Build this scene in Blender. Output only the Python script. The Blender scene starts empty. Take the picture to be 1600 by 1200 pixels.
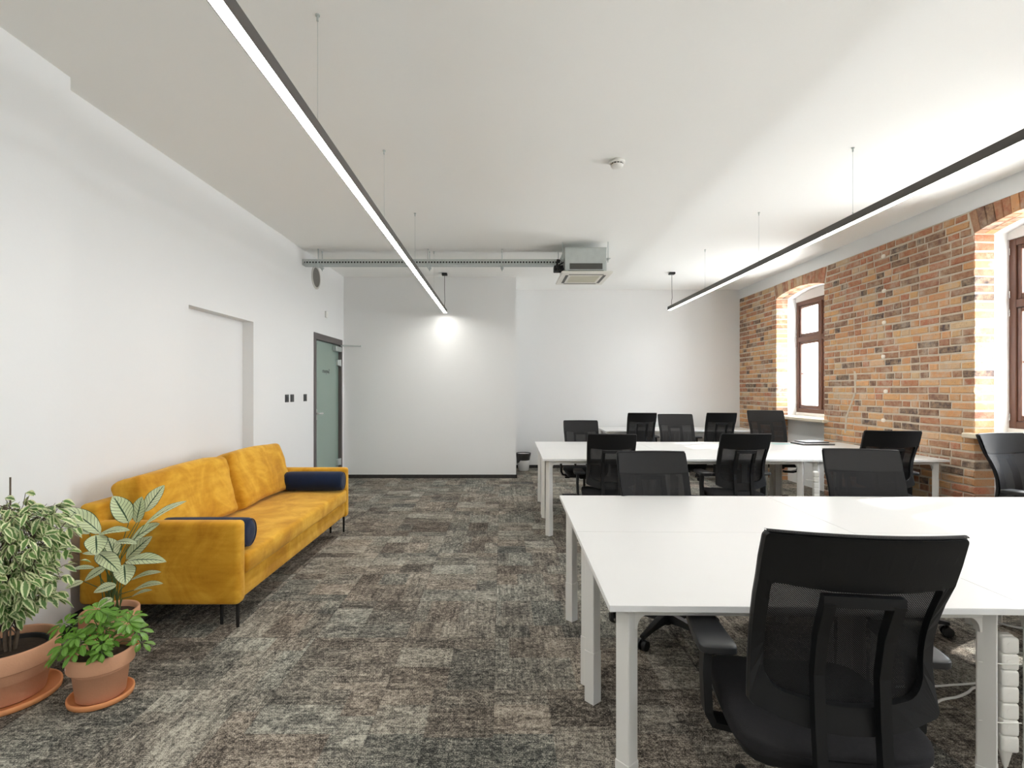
import bpy, math, random
from mathutils import Vector, Matrix
R = math.radians
random.seed(7)
sc = bpy.context.scene
C = sc.collection

# ------------------------------------------------------------ camera, world, sun, exposure
F_PX, H, VPX, VPY = 810.0, 1.38, 784.0, 609.0
cam_d = bpy.data.cameras.new('camera'); cam = bpy.data.objects.new('camera', cam_d); C.objects.link(cam)
cam_d.sensor_width = 36; cam_d.lens = F_PX / 1600 * 36
cam_d.shift_x = (800 - VPX) / 1600; cam_d.shift_y = (VPY - 600) / 1600
cam.location = (0, 0, H); cam.rotation_euler = (R(90), 0, 0); cam_d.clip_start = .02
sc.camera = cam

w = bpy.data.worlds.new('overcast_sky'); sc.world = w; w.use_nodes = True
bg = w.node_tree.nodes['Background']; bg.inputs[1].default_value = 7.6
_t = w.node_tree; _g = _t.nodes.new('ShaderNodeNewGeometry'); _s = _t.nodes.new('ShaderNodeSeparateXYZ'); _r = _t.nodes.new('ShaderNodeValToRGB')
_t.links.new(_g.outputs['Incoming'], _s.inputs[0]); _m = _t.nodes.new('ShaderNodeMath'); _m.operation = 'MULTIPLY_ADD'; _m.inputs[1].default_value = .5; _m.inputs[2].default_value = .5
_t.links.new(_s.outputs[2], _m.inputs[0]); _t.links.new(_m.outputs[0], _r.inputs[0]); _t.links.new(_r.outputs[0], bg.inputs[0])
_r.color_ramp.elements[0].position = .46; _r.color_ramp.elements[0].color = (.72, .79, .87, 1)     # overcast sky above
_r.color_ramp.elements[1].position = .56; _r.color_ramp.elements[1].color = (1.20, 1.24, 1.25, 1)  # brighter lower half, added to light up the ceiling

sun_d = bpy.data.lights.new('sun', 'SUN'); sun = bpy.data.objects.new('sun', sun_d); C.objects.link(sun)
sun_d.energy = 3.0; sun_d.angle = R(1.2); sun_d.color = (1, .96, .9)
sun.location = (9, 9, 8)
sun.rotation_euler = Vector((-1, -.53, -.75)).to_track_quat('-Z', 'Y').to_euler()

WINS = [(6.74, 7.92), (3.42, 4.60), (.10, 1.28), (-3.22, -2.04)]      # window openings along the right wall
for i, (a, b) in enumerate(WINS):                                        # daylight portals filling the openings
    d = bpy.data.lights.new('window_daylight', 'AREA'); o = bpy.data.objects.new('window_daylight', d); C.objects.link(o)
    d.shape = 'RECTANGLE'; d.size = b - a; d.size_y = 1.68
    o.location = (4.66, (a + b) / 2, 1.87); o.rotation_euler = Vector((-1, 0, 0)).to_track_quat('-Z', 'Y').to_euler()
    # rectangle x axis must lie along the wall
    o.rotation_euler = Matrix(((0, 0, 1), (1, 0, 0), (0, 1, 0))).to_euler()
    d.cycles.is_portal = True
vs = sc.view_settings
vs.view_transform = 'Standard'; vs.look = 'None'; vs.gamma = 1; vs.use_curve_mapping = False
vs.exposure = 1.65
sc.cycles.max_bounces = 10; sc.cycles.diffuse_bounces = 6; sc.cycles.transparent_max_bounces = 12
sc.cycles.sample_clamp_indirect = 6
LED = 17.5

# ------------------------------------------------------------ helpers
def U(px, py, Z):                                   # point at depth Z seen at pixel px, py
    return Vector(((px - VPX) * Z / F_PX, Z, H - (py - VPY) * Z / F_PX))

class MB:
    def __init__(s): s.v = []; s.f = []; s.m = []; s.s = []; s.uv = []; s.c = []
    def add(s, vs_, fs, mat=0, smooth=False, M=None, uvs=None, col=None):
        n = len(s.v)
        s.v += [tuple(M @ Vector(p)) if M is not None else tuple(p) for p in vs_]
        for k, f in enumerate(fs):
            s.f.append([i + n for i in f]); s.m.append(mat); s.s.append(smooth)
            s.uv.append([uvs[i] for i in f] if uvs else None); s.c.append(col)
        return s
    def box(s, x0, x1, y0, y1, z0, z1, b=0, mat=0, M=None, col=None):
        if x0 > x1: x0, x1 = x1, x0
        if y0 > y1: y0, y1 = y1, y0
        if z0 > z1: z0, z1 = z1, z0
        if b <= 0:
            v = [(x, y, z) for z in (z0, z1) for y in (y0, y1) for x in (x0, x1)]
            f = [(0, 2, 3, 1), (4, 5, 7, 6), (0, 1, 5, 4), (2, 6, 7, 3), (0, 4, 6, 2), (1, 3, 7, 5)]
            return s.add(v, f, mat, False, M, None, col)
        cx, cy, cz = (x0 + x1) / 2, (y0 + y1) / 2, (z0 + z1) / 2
        h = ((x1 - x0) / 2, (y1 - y0) / 2, (z1 - z0) / 2)
        b = min(b, min(h) * .95)
        v = []; idx = {}
        for sx in (-1, 1):
            for sy in (-1, 1):
                for sz in (-1, 1):
                    sg = (sx, sy, sz)
                    for ax in range(3):
                        p = [sg[k] * (h[k] if k == ax else h[k] - b) for k in range(3)]
                        idx[(sg, ax)] = len(v); v.append((cx + p[0], cy + p[1], cz + p[2]))
        f = []
        for ax in range(3):
            o1, o2 = [k for k in range(3) if k != ax]
            for sg in (-1, 1):
                q = []
                for a_, b_ in ((-1, -1), (1, -1), (1, 1), (-1, 1)):
                    t = [0, 0, 0]; t[ax] = sg; t[o1] = a_; t[o2] = b_; q.append(idx[(tuple(t), ax)])
                f.append(q)
        for ax in range(3):          # edges parallel to ax
            o1, o2 = [k for k in range(3) if k != ax]
            for a_ in (-1, 1):
                for b_ in (-1, 1):
                    t0 = [0, 0, 0]; t0[o1] = a_; t0[o2] = b_; t1 = list(t0); t0[ax] = -1; t1[ax] = 1
                    f.append([idx[(tuple(t0), o1)], idx[(tuple(t1), o1)], idx[(tuple(t1), o2)], idx[(tuple(t0), o2)]])
        for sx in (-1, 1):
            for sy in (-1, 1):
                for sz in (-1, 1):
                    f.append([idx[((sx, sy, sz), k)] for k in range(3)])
        # orient outwards
        c = Vector((cx, cy, cz)); ff = []
        for q in f:
            p = [Vector(v[i]) for i in q]; n = (p[1] - p[0]).cross(p[2] - p[0])
            m = sum(p, Vector()) / len(p)
            ff.append(q if n.dot(m - c) > 0 else q[::-1])
        return s.add(v, ff, mat, False, M, None, col)
    def hexa(s, v8, mat=0, col=None):   # bottom 4 ccw, top 4 ccw
        return s.add(v8, [(3, 2, 1, 0), (4, 5, 6, 7), (0, 1, 5, 4), (1, 2, 6, 5), (2, 3, 7, 6), (3, 0, 4, 7)], mat, False, None, None, col)
    def prism(s, poly, z0, z1, mat=0, M=None, smooth=False):
        n = len(poly)
        v = [(x, y, z0) for x, y in poly] + [(x, y, z1) for x, y in poly]
        f = [list(range(n))[::-1], list(range(n, 2 * n))]
        s.add(v, f, mat, False, M)
        s.add(v, [(i, (i + 1) % n, n + (i + 1) % n, n + i) for i in range(n)], mat, smooth, M)
        return s
    def cyl(s, p0, p1, r0, r1=None, n=16, mat=0, caps=True, smooth=True):
        r1 = r0 if r1 is None else r1
        p0, p1 = Vector(p0), Vector(p1); d = (p1 - p0).normalized()
        a = d.orthogonal().normalized(); b = d.cross(a)
        ring = [a * math.cos(2 * math.pi * i / n) + b * math.sin(2 * math.pi * i / n) for i in range(n)]
        v = [p0 + q * r0 for q in ring] + [p1 + q * r1 for q in ring]
        s.add(v, [(i, (i + 1) % n, n + (i + 1) % n, n + i) for i in range(n)], mat, smooth)
        if caps:
            s.add(v[:n], [list(range(n))[::-1]], mat); s.add(v[n:], [list(range(n))], mat)
        return s
    def tube(s, pts, r, n=8, mat=0, rads=None):
        pts = [Vector(p) for p in pts]; v = []
        prev = None
        for i, p in enumerate(pts):
            d = (pts[min(i + 1, len(pts) - 1)] - pts[max(i - 1, 0)]).normalized()
            a = d.orthogonal().normalized() if prev is None else (prev - d * prev.dot(d)).normalized()
            prev = a; b = d.cross(a); rr = rads[i] if rads else r
            v += [p + (a * math.cos(2 * math.pi * k / n) + b * math.sin(2 * math.pi * k / n)) * rr for k in range(n)]
        f = []
        for i in range(len(pts) - 1):
            f += [(i * n + k, i * n + (k + 1) % n, (i + 1) * n + (k + 1) % n, (i + 1) * n + k) for k in range(n)]
        s.add(v, f, mat, True)
        s.add(v[:n], [list(range(n))[::-1]], mat); s.add(v[-n:], [list(range(n))], mat)
        return s
    def sweep(s, pts, prof, side=(1, 0, 0), mat=0, smooth=False):   # profile (a,b): a along side, b along the normal
        pts = [Vector(p) for p in pts]; side = Vector(side).normalized(); v = []; n = len(prof)
        for i, p in enumerate(pts):
            d = (pts[min(i + 1, len(pts) - 1)] - pts[max(i - 1, 0)]).normalized(); nn = d.cross(side).normalized()
            v += [p + side * a + nn * b for a, b in prof]
        f = []
        for i in range(len(pts) - 1):
            f += [(i * n + k, i * n + (k + 1) % n, (i + 1) * n + (k + 1) % n, (i + 1) * n + k) for k in range(n)]
        s.add(v, f, mat, smooth); s.add(v[:n], [list(range(n))[::-1]], mat); s.add(v[-n:], [list(range(n))], mat)
        return s
    def lathe(s, prof, cx=0, cy=0, n=40, mat=0, smooth=True):
        v = []
        for r, z in prof: v += [(cx + r * math.cos(2 * math.pi * k / n), cy + r * math.sin(2 * math.pi * k / n), z) for k in range(n)]
        f = []
        for i in range(len(prof) - 1):
            f += [(i * n + k, i * n + (k + 1) % n, (i + 1) * n + (k + 1) % n, (i + 1) * n + k) for k in range(n)]
        return s.add(v, f, mat, smooth)
    def grid(s, fn, nu, nv, mat=0, smooth=True, flip=False):
        v = [fn(i / nu, j / nv) for j in range(nv + 1) for i in range(nu + 1)]
        uv = [(i / nu, j / nv) for j in range(nv + 1) for i in range(nu + 1)]
        f = []
        for j in range(nv):
            for i in range(nu):
                q = [j * (nu + 1) + i, j * (nu + 1) + i + 1, (j + 1) * (nu + 1) + i + 1, (j + 1) * (nu + 1) + i]
                f.append(q[::-1] if flip else q)
        return s.add(v, f, mat, smooth, None, uv)
    def pillow(s, c, h, e=6, n=14, M=None, deform=None, mat=0):
        idx = {}; v = []; f = []
        def vert(p):
            k = tuple(round(q, 5) for q in p)
            if k not in idx:
                d = (abs(p[0]) ** e + abs(p[1]) ** e + abs(p[2]) ** e) ** (-1 / e)
                q = Vector((p[0] * d, p[1] * d, p[2] * d))
                if deform: q = Vector(deform(q))
                q = Vector((q[0] * h[0] + c[0], q[1] * h[1] + c[1], q[2] * h[2] + c[2]))
                idx[k] = len(v); v.append(q)
            return idx[k]
        for ax in range(3):
            o1, o2 = (ax + 1) % 3, (ax + 2) % 3
            for sg in (-1, 1):
                for i in range(n):
                    for j in range(n):
                        q = []
                        for a_, b_ in ((i, j), (i + 1, j), (i + 1, j + 1), (i, j + 1)):
                            p = [0, 0, 0]; p[ax] = sg; p[o1] = -1 + 2 * a_ / n; p[o2] = -1 + 2 * b_ / n; q.append(vert(p))
                        f.append(q if sg > 0 else q[::-1])
        return s.add(v, f, mat, True, M)

def _rbox(s, c, h, r, n=12, M=None, deform=None, mat=0):
    # box with rounded edges of radius r; deform gets (point in -1..1, point)
    base = MB(); vv = []
    idx = {}; f = []
    def cuts(hk):
        m = [-hk, -hk + r * .15, -hk + r * .5, -hk + r]
        k = max(1, int(round(n * hk)))
        mid = [-hk + r + (2 * hk - 2 * r) * i / k for i in range(1, k)]
        return m + mid + [hk - r, hk - r * .5, hk - r * .15, hk]
    cu = [cuts(q) for q in h]
    def vert(p):
        k = tuple(round(q, 5) for q in p)
        if k not in idx:
            q = Vector([max(-(h[i] - r), min(h[i] - r, p[i])) for i in range(3)]); d = Vector(p) - q
            if d.length > 1e-9: q = q + d.normalized() * r
            else: q = Vector(p)
            if deform: q = Vector(deform(Vector((q[0] / h[0], q[1] / h[1], q[2] / h[2])), q))
            idx[k] = len(vv); vv.append(q + Vector(c))
        return idx[k]
    for ax in range(3):
        o1, o2 = (ax + 1) % 3, (ax + 2) % 3
        for sg in (-1, 1):
            A, B = cu[o1], cu[o2]
            for i in range(len(A) - 1):
                for j in range(len(B) - 1):
                    q = []
                    for a_, b_ in ((i, j), (i + 1, j), (i + 1, j + 1), (i, j + 1)):
                        p = [0, 0, 0]; p[ax] = sg * h[ax]; p[o1] = A[a_]; p[o2] = B[b_]; q.append(vert(p))
                    f.append(q if sg > 0 else q[::-1])
    return s.add(vv, f, mat, True, M)
MB.rbox = _rbox

def obj(name, mb, mats, parent=None, loc=None):
    me = bpy.data.meshes.new(name)
    me.from_pydata([tuple(p) for p in mb.v], [], mb.f)
    if not isinstance(mats, (list, tuple)): mats = [mats]
    for m in mats: me.materials.append(m)
    me.polygons.foreach_set('material_index', mb.m); me.polygons.foreach_set('use_smooth', mb.s)
    if any(u is not None for u in mb.uv):
        l = me.uv_layers.new(name='UVMap'); k = 0; flat = []
        for f, u in zip(mb.f, mb.uv):
            for j in range(len(f)): flat += list(u[j]) if u else [0, 0]
        l.data.foreach_set('uv', flat)
    if any(c is not None for c in mb.c):
        a = me.color_attributes.new(name='bc', type='FLOAT_COLOR', domain='CORNER'); flat = []
        for f, c in zip(mb.f, mb.c):
            for j in range(len(f)): flat += list(c or (.5, .5, .5, 1))
        a.data.foreach_set('color', flat)
    me.update()
    o = bpy.data.objects.new(name, me); C.objects.link(o)
    if parent: o.parent = parent
    if loc: o.location = loc
    return o
def tag(o, label, cat, group=None):
    o['label'] = label; o['category'] = cat
    if group: o['group'] = group
    return o
def thing(name, label, cat, loc=(0, 0, 0), rz=0, group=None):
    o = bpy.data.objects.new(name, None); C.objects.link(o); o.location = loc; o.rotation_euler = (0, 0, rz)
    o.empty_display_size = .1
    return tag(o, label, cat, group) if label else o
def struct(name, mb, mats, parent=None):
    o = obj(name, mb, mats, parent)
    if parent is None: o['kind'] = 'structure'
    return o
def copy_tree(o, parent=None):
    c = o.copy(); C.objects.link(c); c.parent = parent
    for ch in o.children: copy_tree(ch, c)
    return c

# ------------------------------------------------------------ materials
def nodes(name):
    m = bpy.data.materials.new(name); m.use_nodes = True; nt = m.node_tree
    return m, nt, nt.nodes['Principled BSDF']
def N(nt, t, **kw):
    n = nt.nodes.new(t)
    for k, v in kw.items():
        if k.startswith('_'): setattr(n, k[1:], v)
        else: n.inputs[k.replace('_', ' ')].default_value = v
    return n
def math_(nt, op, a, b=None, c=None):
    n = nt.nodes.new('ShaderNodeMath'); n.operation = op
    for i, x in enumerate((a, b, c)):
        if x is None: continue
        if isinstance(x, (int, float)): n.inputs[i].default_value = x
        else: nt.links.new(x, n.inputs[i])
    return n.outputs[0]
def mixc(nt, f, a, b, blend='MIX'):
    n = nt.nodes.new('ShaderNodeMix'); n.data_type = 'RGBA'; n.blend_type = blend
    for i, x in ((0, f), (6, a), (7, b)):
        if isinstance(x, (int, float)): n.inputs[i].default_value = x
        elif isinstance(x, tuple): n.inputs[i].default_value = (*x, 1) if len(x) == 3 else x
        else: nt.links.new(x, n.inputs[i])
    return n.outputs[2]
def ramp(nt, f, stops):
    n = nt.nodes.new('ShaderNodeValToRGB'); nt.links.new(f, n.inputs[0]); e = n.color_ramp.elements
    while len(e) < len(stops): e.new(.5)
    for i, (p, c) in enumerate(stops): e[i].position = p; e[i].color = (*c, 1) if len(c) == 3 else c
    return n.outputs[0]
def mat(name, col, rough=.5, metal=0, var=.08, scale=8, bump=0, bscale=200, spec=.5, sheen=0, coat=0):
    m, nt, p = nodes(name)
    tc = nt.nodes.new('ShaderNodeTexCoord')
    nz = N(nt, 'ShaderNodeTexNoise', Scale=scale, Detail=4.0); nt.links.new(tc.outputs['Object'], nz.inputs[0])
    c = mixc(nt, nz.outputs[0], tuple(x * (1 - var) for x in col), tuple(min(1, x * (1 + var)) for x in col))
    nt.links.new(c, p.inputs['Base Color'])
    p.inputs['Roughness'].default_value = rough; p.inputs['Metallic'].default_value = metal
    p.inputs['Specular IOR Level'].default_value = spec; p.inputs['Sheen Weight'].default_value = sheen
    p.inputs['Coat Weight'].default_value = coat
    if bump:
        b2 = N(nt, 'ShaderNodeTexNoise', Scale=bscale, Detail=3.0); nt.links.new(tc.outputs['Object'], b2.inputs[0])
        b = N(nt, 'ShaderNodeBump', Strength=bump, Distance=.002); nt.links.new(b2.outputs[0], b.inputs['Height']); nt.links.new(b.outputs[0], p.inputs['Normal'])
    return m
white_wall = mat('white_paint', (.77, .775, .77), .7, var=.012, scale=1.5, bump=.15, bscale=60, spec=.25)
ceil_mat = mat('ceiling_paint', (.90, .90, .875), .75, var=.01, scale=1, bump=.1, bscale=40, spec=.2)
skirt_mat = mat('dark_carpet_skirting', (.035, .032, .03), .9, var=.4, scale=30)
desk_white = mat('white_laminate', (.70, .70, .69), .42, var=.01, spec=.4)
edge_white = mat('desk_edge_band', (.74, .745, .74), .5, var=.01)
metal_white = mat('white_powder_coat', (.74, .735, .71), .42, var=.02)
plastic_white = mat('white_plastic', (.80, .79, .75), .4, var=.02)
black_plastic = mat('black_plastic', (.006, .0065, .0075), .45, var=.12, bump=.1, bscale=400, spec=.35)
black_gloss = mat('polished_black', (.01, .01, .011), .22, var=.05)
grey_black = mat('charcoal_plastic', (.018, .019, .021), .38, var=.08)
seat_fab = mat('charcoal_fabric', (.015, .0145, .016), .85, var=.3, scale=60, bump=.5, bscale=600, spec=.25)
steel = mat('galvanised_steel', (.50, .54, .53), .45, .65, var=.12, scale=14)
dark_metal = mat('dark_anodised', (.075, .068, .062), .45, .1, var=.08)
chrome = mat('brushed_chrome', (.7, .7, .7), .25, 1, var=.03)
frame_grey = mat('grey_brown_door_frame', (.105, .092, .088), .5, var=.06)
wood_brown = mat('brown_window_wood', (.115, .048, .028), .42, var=.18, scale=5)
sill_mat = mat('cream_stone_sill', (.72, .64, .50), .35, var=.05, scale=12)
terracotta = mat('terracotta', (.66, .36, .22), .78, var=.12, scale=7, bump=.3, bscale=120, spec=.2)
saucer_mat = mat('orange_glazed_clay', (.72, .31, .13), .6, var=.1, scale=6, spec=.3)
soil = mat('potting_soil', (.045, .028, .018), .95, var=.5, scale=60, bump=1, bscale=90)
bark = mat('brown_bark', (.11, .08, .055), .85, var=.3, scale=40)
grn_stem = mat('green_stem', (.10, .16, .05), .6, var=.2, scale=20)
navy = mat('navy_velvet', (.003, .012, .042), .75, var=.3, scale=9, sheen=.12, spec=.2)
switch_black = mat('black_switch_plastic', (.03, .03, .03), .35, var=.05)
bin_white = mat('white_bin_plastic', (.78, .78, .77), .45, var=.02)
bag_mat = mat('dark_bin_liner', (.03, .026, .024), .4, var=.3, scale=30, bump=1, bscale=50)
grille_mat = mat('grey_speaker_mesh', (.16, .155, .14), .7, var=.2, scale=200)
ring_mat = mat('light_grey_ring', (.5, .49, .46), .5, var=.03)
laptop_mat = mat('dark_grey_aluminium', (.07, .075, .08), .35, .5, var=.05)
silver = mat('silver_lid', (.62, .63, .65), .3, .6, var=.03)
paper_teal = mat('pale_teal_paper', (.45, .66, .66), .6, var=.03)
plastic_grey = mat('dark_grey_grille', (.10, .10, .09), .6, var=.1)
cream_plastic = mat('cream_plastic', (.74, .72, .66), .45, var=.02)
black_hole = mat('dark_slot', (.02, .02, .02), .8, var=.05)
cable_black = mat('black_rubber', (.015, .015, .015), .6, var=.1)
clay_mark = mat('pale_sticker', (.80, .66, .60), .6, var=.03)

def emis(name, col, st):
    m, nt, p = nodes(name)
    p.inputs['Base Color'].default_value = (.9, .9, .9, 1)
    p.inputs['Emission Color'].default_value = (*col, 1); p.inputs['Emission Strength'].default_value = st
    return m
led_mat = emis('led_diffuser', (1, .97, .92), LED)

def velvet():
    m, nt, p = nodes('mustard_velvet')
    tc = nt.nodes.new('ShaderNodeTexCoord')
    a = N(nt, 'ShaderNodeTexNoise', Scale=3.2, Detail=6.0, Roughness=.62, Distortion=.9); nt.links.new(tc.outputs['Object'], a.inputs[0])
    mp = N(nt, 'ShaderNodeMapping'); mp.inputs['Scale'].default_value = (3, 3, 14); nt.links.new(tc.outputs['Object'], mp.inputs[0])
    b = N(nt, 'ShaderNodeTexNoise', Scale=2.0, Detail=5.0); nt.links.new(mp.outputs[0], b.inputs[0])
    f = math_(nt, 'ADD', math_(nt, 'MULTIPLY', a.outputs[0], .75), math_(nt, 'MULTIPLY', b.outputs[0], .25))
    c = ramp(nt, f, [(.34, (.42, .180, .009)), (.47, (.56, .275, .018)), (.60, (.70, .39, .042))])
    nt.links.new(c, p.inputs['Base Color'])
    p.inputs['Roughness'].default_value = .8; p.inputs['Specular IOR Level'].default_value = .2
    p.inputs['Sheen Weight'].default_value = .35; p.inputs['Sheen Tint'].default_value = (1, .75, .35, 1); p.inputs['Sheen Roughness'].default_value = .4
    bz = N(nt, 'ShaderNodeTexNoise', Scale=9.0, Detail=5.0, Distortion=.5); nt.links.new(tc.outputs['Object'], bz.inputs[0])
    bb = N(nt, 'ShaderNodeBump', Strength=.35, Distance=.01); nt.links.new(bz.outputs[0], bb.inputs['Height']); nt.links.new(bb.outputs[0], p.inputs['Normal'])
    return m
mustard = velvet()

def carpet():
    m, nt, p = nodes('patchwork_carpet_tiles'); L = nt.links.new
    geo = nt.nodes.new('ShaderNodeNewGeometry'); sep = nt.nodes.new('ShaderNodeSeparateXYZ'); L(geo.outputs['Position'], sep.inputs[0])
    px = math_(nt, 'MULTIPLY', math_(nt, 'ADD', sep.outputs[0], .035), 2.0); py = math_(nt, 'MULTIPLY', math_(nt, 'SUBTRACT', sep.outputs[1], .386), 2.0)
    ix, iy = math_(nt, 'FLOOR', px), math_(nt, 'FLOOR', py)
    fx, fy = math_(nt, 'FRACT', px), math_(nt, 'FRACT', py)
    def comb(x, y, z=0.0):
        n = nt.nodes.new('ShaderNodeCombineXYZ')
        for i, q in enumerate((x, y, z)):
            if isinstance(q, (int, float)): n.inputs[i].default_value = q
            else: L(q, n.inputs[i])
        return n.outputs[0]
    wn = nt.nodes.new('ShaderNodeTexWhiteNoise'); L(comb(ix, iy), wn.inputs[0])
    sp = nt.nodes.new('ShaderNodeSeparateColor'); L(wn.outputs['Color'], sp.inputs[0]); r1, r2, r3 = sp.outputs
    flag = math_(nt, 'GREATER_THAN', r1, .5)
    def lerp(a, b, f): return math_(nt, 'ADD', math_(nt, 'MULTIPLY', a, math_(nt, 'SUBTRACT', 1.0, f)), math_(nt, 'MULTIPLY', b, f))
    a = lerp(fx, fy, flag); b = lerp(fy, fx, flag)
    off = math_(nt, 'MULTIPLY', r2, 37.0)
    # blocks inside a tile: two uneven columns, rows of three
    cut = math_(nt, 'ADD', math_(nt, 'MULTIPLY', r3, .45), .28)
    ca = math_(nt, 'GREATER_THAN', a, cut)
    cb = math_(nt, 'FLOOR', math_(nt, 'ADD', math_(nt, 'MULTIPLY', b, 2.6), math_(nt, 'MULTIPLY', ca, r2)))
    w2 = nt.nodes.new('ShaderNodeTexWhiteNoise'); L(comb(math_(nt, 'ADD', ix, math_(nt, 'MULTIPLY', ca, .37)), math_(nt, 'ADD', iy, math_(nt, 'MULTIPLY', cb, .21)), 3.3), w2.inputs[0])
    sp2 = nt.nodes.new('ShaderNodeSeparateColor'); L(w2.outputs['Color'], sp2.inputs[0])
    # streaks along the tile direction
    def noise(vec, scale, det=4.0, rough=.6, dist=0.0):
        n = N(nt, 'ShaderNodeTexNoise', Scale=scale, Detail=det, Roughness=rough, Distortion=dist); L(vec, n.inputs[0]); return n.outputs[0]
    streak = noise(comb(math_(nt, 'MULTIPLY', a, 1.2), math_(nt, 'MULTIPLY', b, 22.0), off), 1.0, 6.0, .7)
    streak2 = noise(comb(math_(nt, 'MULTIPLY', a, 7.0), math_(nt, 'MULTIPLY', b, 70.0), off), 1.0, 3.0, .6)
    blot = noise(comb(math_(nt, 'MULTIPLY', a, 3.0), math_(nt, 'MULTIPLY', b, 4.0), math_(nt, 'ADD', off, 9.0)), 1.3, 8.0, .72, .8)
    orn = noise(comb(math_(nt, 'MULTIPLY', a, 9.0), math_(nt, 'MULTIPLY', b, 9.0), math_(nt, 'ADD', off, 4.0)), 1.6, 3.0, .6, 2.2)
    orn = math_(nt, 'LESS_THAN', math_(nt, 'ABSOLUTE', math_(nt, 'SUBTRACT', orn, .5)), .035)
    weave = N(nt, 'ShaderNodeTexNoise', Scale=190.0, Detail=2.0, Roughness=.7); L(geo.outputs['Position'], weave.inputs[0])
    v = math_(nt, 'MULTIPLY', streak, .45)
    v = math_(nt, 'ADD', v, math_(nt, 'MULTIPLY', blot, .95))
    v = math_(nt, 'ADD', v, math_(nt, 'MULTIPLY', streak2, .45))
    v = math_(nt, 'ADD', v, math_(nt, 'MULTIPLY', weave.outputs[0], 1.25))
    v = math_(nt, 'ADD', v, math_(nt, 'MULTIPLY', math_(nt, 'SUBTRACT', sp2.outputs[0], .5), .17))
    v = math_(nt, 'ADD', v, math_(nt, 'MULTIPLY', math_(nt, 'SUBTRACT', r3, .5), .08))
    og = math_(nt, 'MULTIPLY', orn, math_(nt, 'GREATER_THAN', sp2.outputs[1], .62))
    v = math_(nt, 'SUBTRACT', v, math_(nt, 'MULTIPLY', og, .16))
    sk = N(nt, 'ShaderNodeTexNoise', Scale=48.0, Detail=5.0, Roughness=.8); L(geo.outputs['Position'], sk.inputs[0])
    v = math_(nt, 'ADD', v, math_(nt, 'MULTIPLY', math_(nt, 'SUBTRACT', sk.outputs[0], .5), 1.5))
    v = math_(nt, 'SUBTRACT', v, 1.02)
    br = ramp(nt, v, [(.14, (.020, .017, .015)), (.38, (.078, .066, .055)), (.60, (.23, .198, .162)), (.86, (.50, .445, .37))])
    gr = ramp(nt, v, [(.14, (.019, .020, .019)), (.38, (.070, .073, .066)), (.60, (.217, .210, .182)), (.86, (.50, .485, .41))])
    big = N(nt, 'ShaderNodeTexNoise', Scale=.9, Detail=2.0); L(geo.outputs['Position'], big.inputs[0])
    hue = math_(nt, 'ADD', math_(nt, 'MULTIPLY', sp2.outputs[2], .45), math_(nt, 'MULTIPLY', big.outputs[0], .5))
    cl = N(nt, 'ShaderNodeMapRange'); L(hue, cl.inputs[0]); cl.inputs[1].default_value = .30; cl.inputs[2].default_value = .70
    c = mixc(nt, cl.outputs[0], br, gr)
    # fine seams
    ex = math_(nt, 'LESS_THAN', math_(nt, 'MINIMUM', math_(nt, 'MINIMUM', fx, fy), math_(nt, 'MINIMUM', math_(nt, 'SUBTRACT', 1.0, fx), math_(nt, 'SUBTRACT', 1.0, fy))), .005)
    c = mixc(nt, math_(nt, 'MULTIPLY', ex, .35), c, (.03, .028, .026))
    L(c, p.inputs['Base Color']); p.inputs['Roughness'].default_value = .95; p.inputs['Specular IOR Level'].default_value = .12
    bp = N(nt, 'ShaderNodeBump', Strength=.5, Distance=.004); L(weave.outputs[0], bp.inputs['Height']); L(bp.outputs[0], p.inputs['Normal'])
    return m
carpet_mat = carpet()

def brick_mat():
    m, nt, p = nodes('old_brick'); L = nt.links.new
    at = N(nt, 'ShaderNodeAttribute', _attribute_name='bc'); tc = nt.nodes.new('ShaderNodeTexCoord')
    a = N(nt, 'ShaderNodeTexNoise', Scale=16.0, Detail=6.0, Roughness=.65); L(tc.outputs['Object'], a.inputs[0])
    b = N(nt, 'ShaderNodeTexNoise', Scale=75.0, Detail=3.0); L(tc.outputs['Object'], b.inputs[0])
    d = N(nt, 'ShaderNodeTexNoise', Scale=5.0, Detail=5.0, Roughness=.7); L(tc.outputs['Object'], d.inputs[0])
    c = mixc(nt, ramp(nt, a.outputs[0], [(.38, (0, 0, 0)), (.62, (1, 1, 1))]), at.outputs[0], (.50, .33, .20)); 
    c2 = mixc(nt, .55, at.outputs[0], c)
    c3 = mixc(nt, ramp(nt, b.outputs[0], [(.66, (0, 0, 0)), (.74, (.75, .75, .75))]), c2, (.05, .03, .025))
    c4 = mixc(nt, ramp(nt, d.outputs[0], [(.50, (0, 0, 0)), (.70, (.75, .75, .75))]), c3, (.56, .47, .37))
    L(c4, p.inputs['Base Color']); p.inputs['Roughness'].default_value = .75; p.inputs['Specular IOR Level'].default_value = .3
    s = math_(nt, 'ADD', a.outputs[0], math_(nt, 'MULTIPLY', b.outputs[0], .5))
    bp = N(nt, 'ShaderNodeBump', Strength=.8, Distance=.006); L(s, bp.inputs['Height']); L(bp.outputs[0], p.inputs['Normal'])
    return m
brickm = brick_mat()
mortar = mat('lime_mortar', (.58, .51, .41), .9, var=.22, scale=14, bump=1, bscale=70, spec=.2)
plaster_dab = mat('white_plaster_dab', (.86, .80, .70), .8, var=.05)

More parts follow.
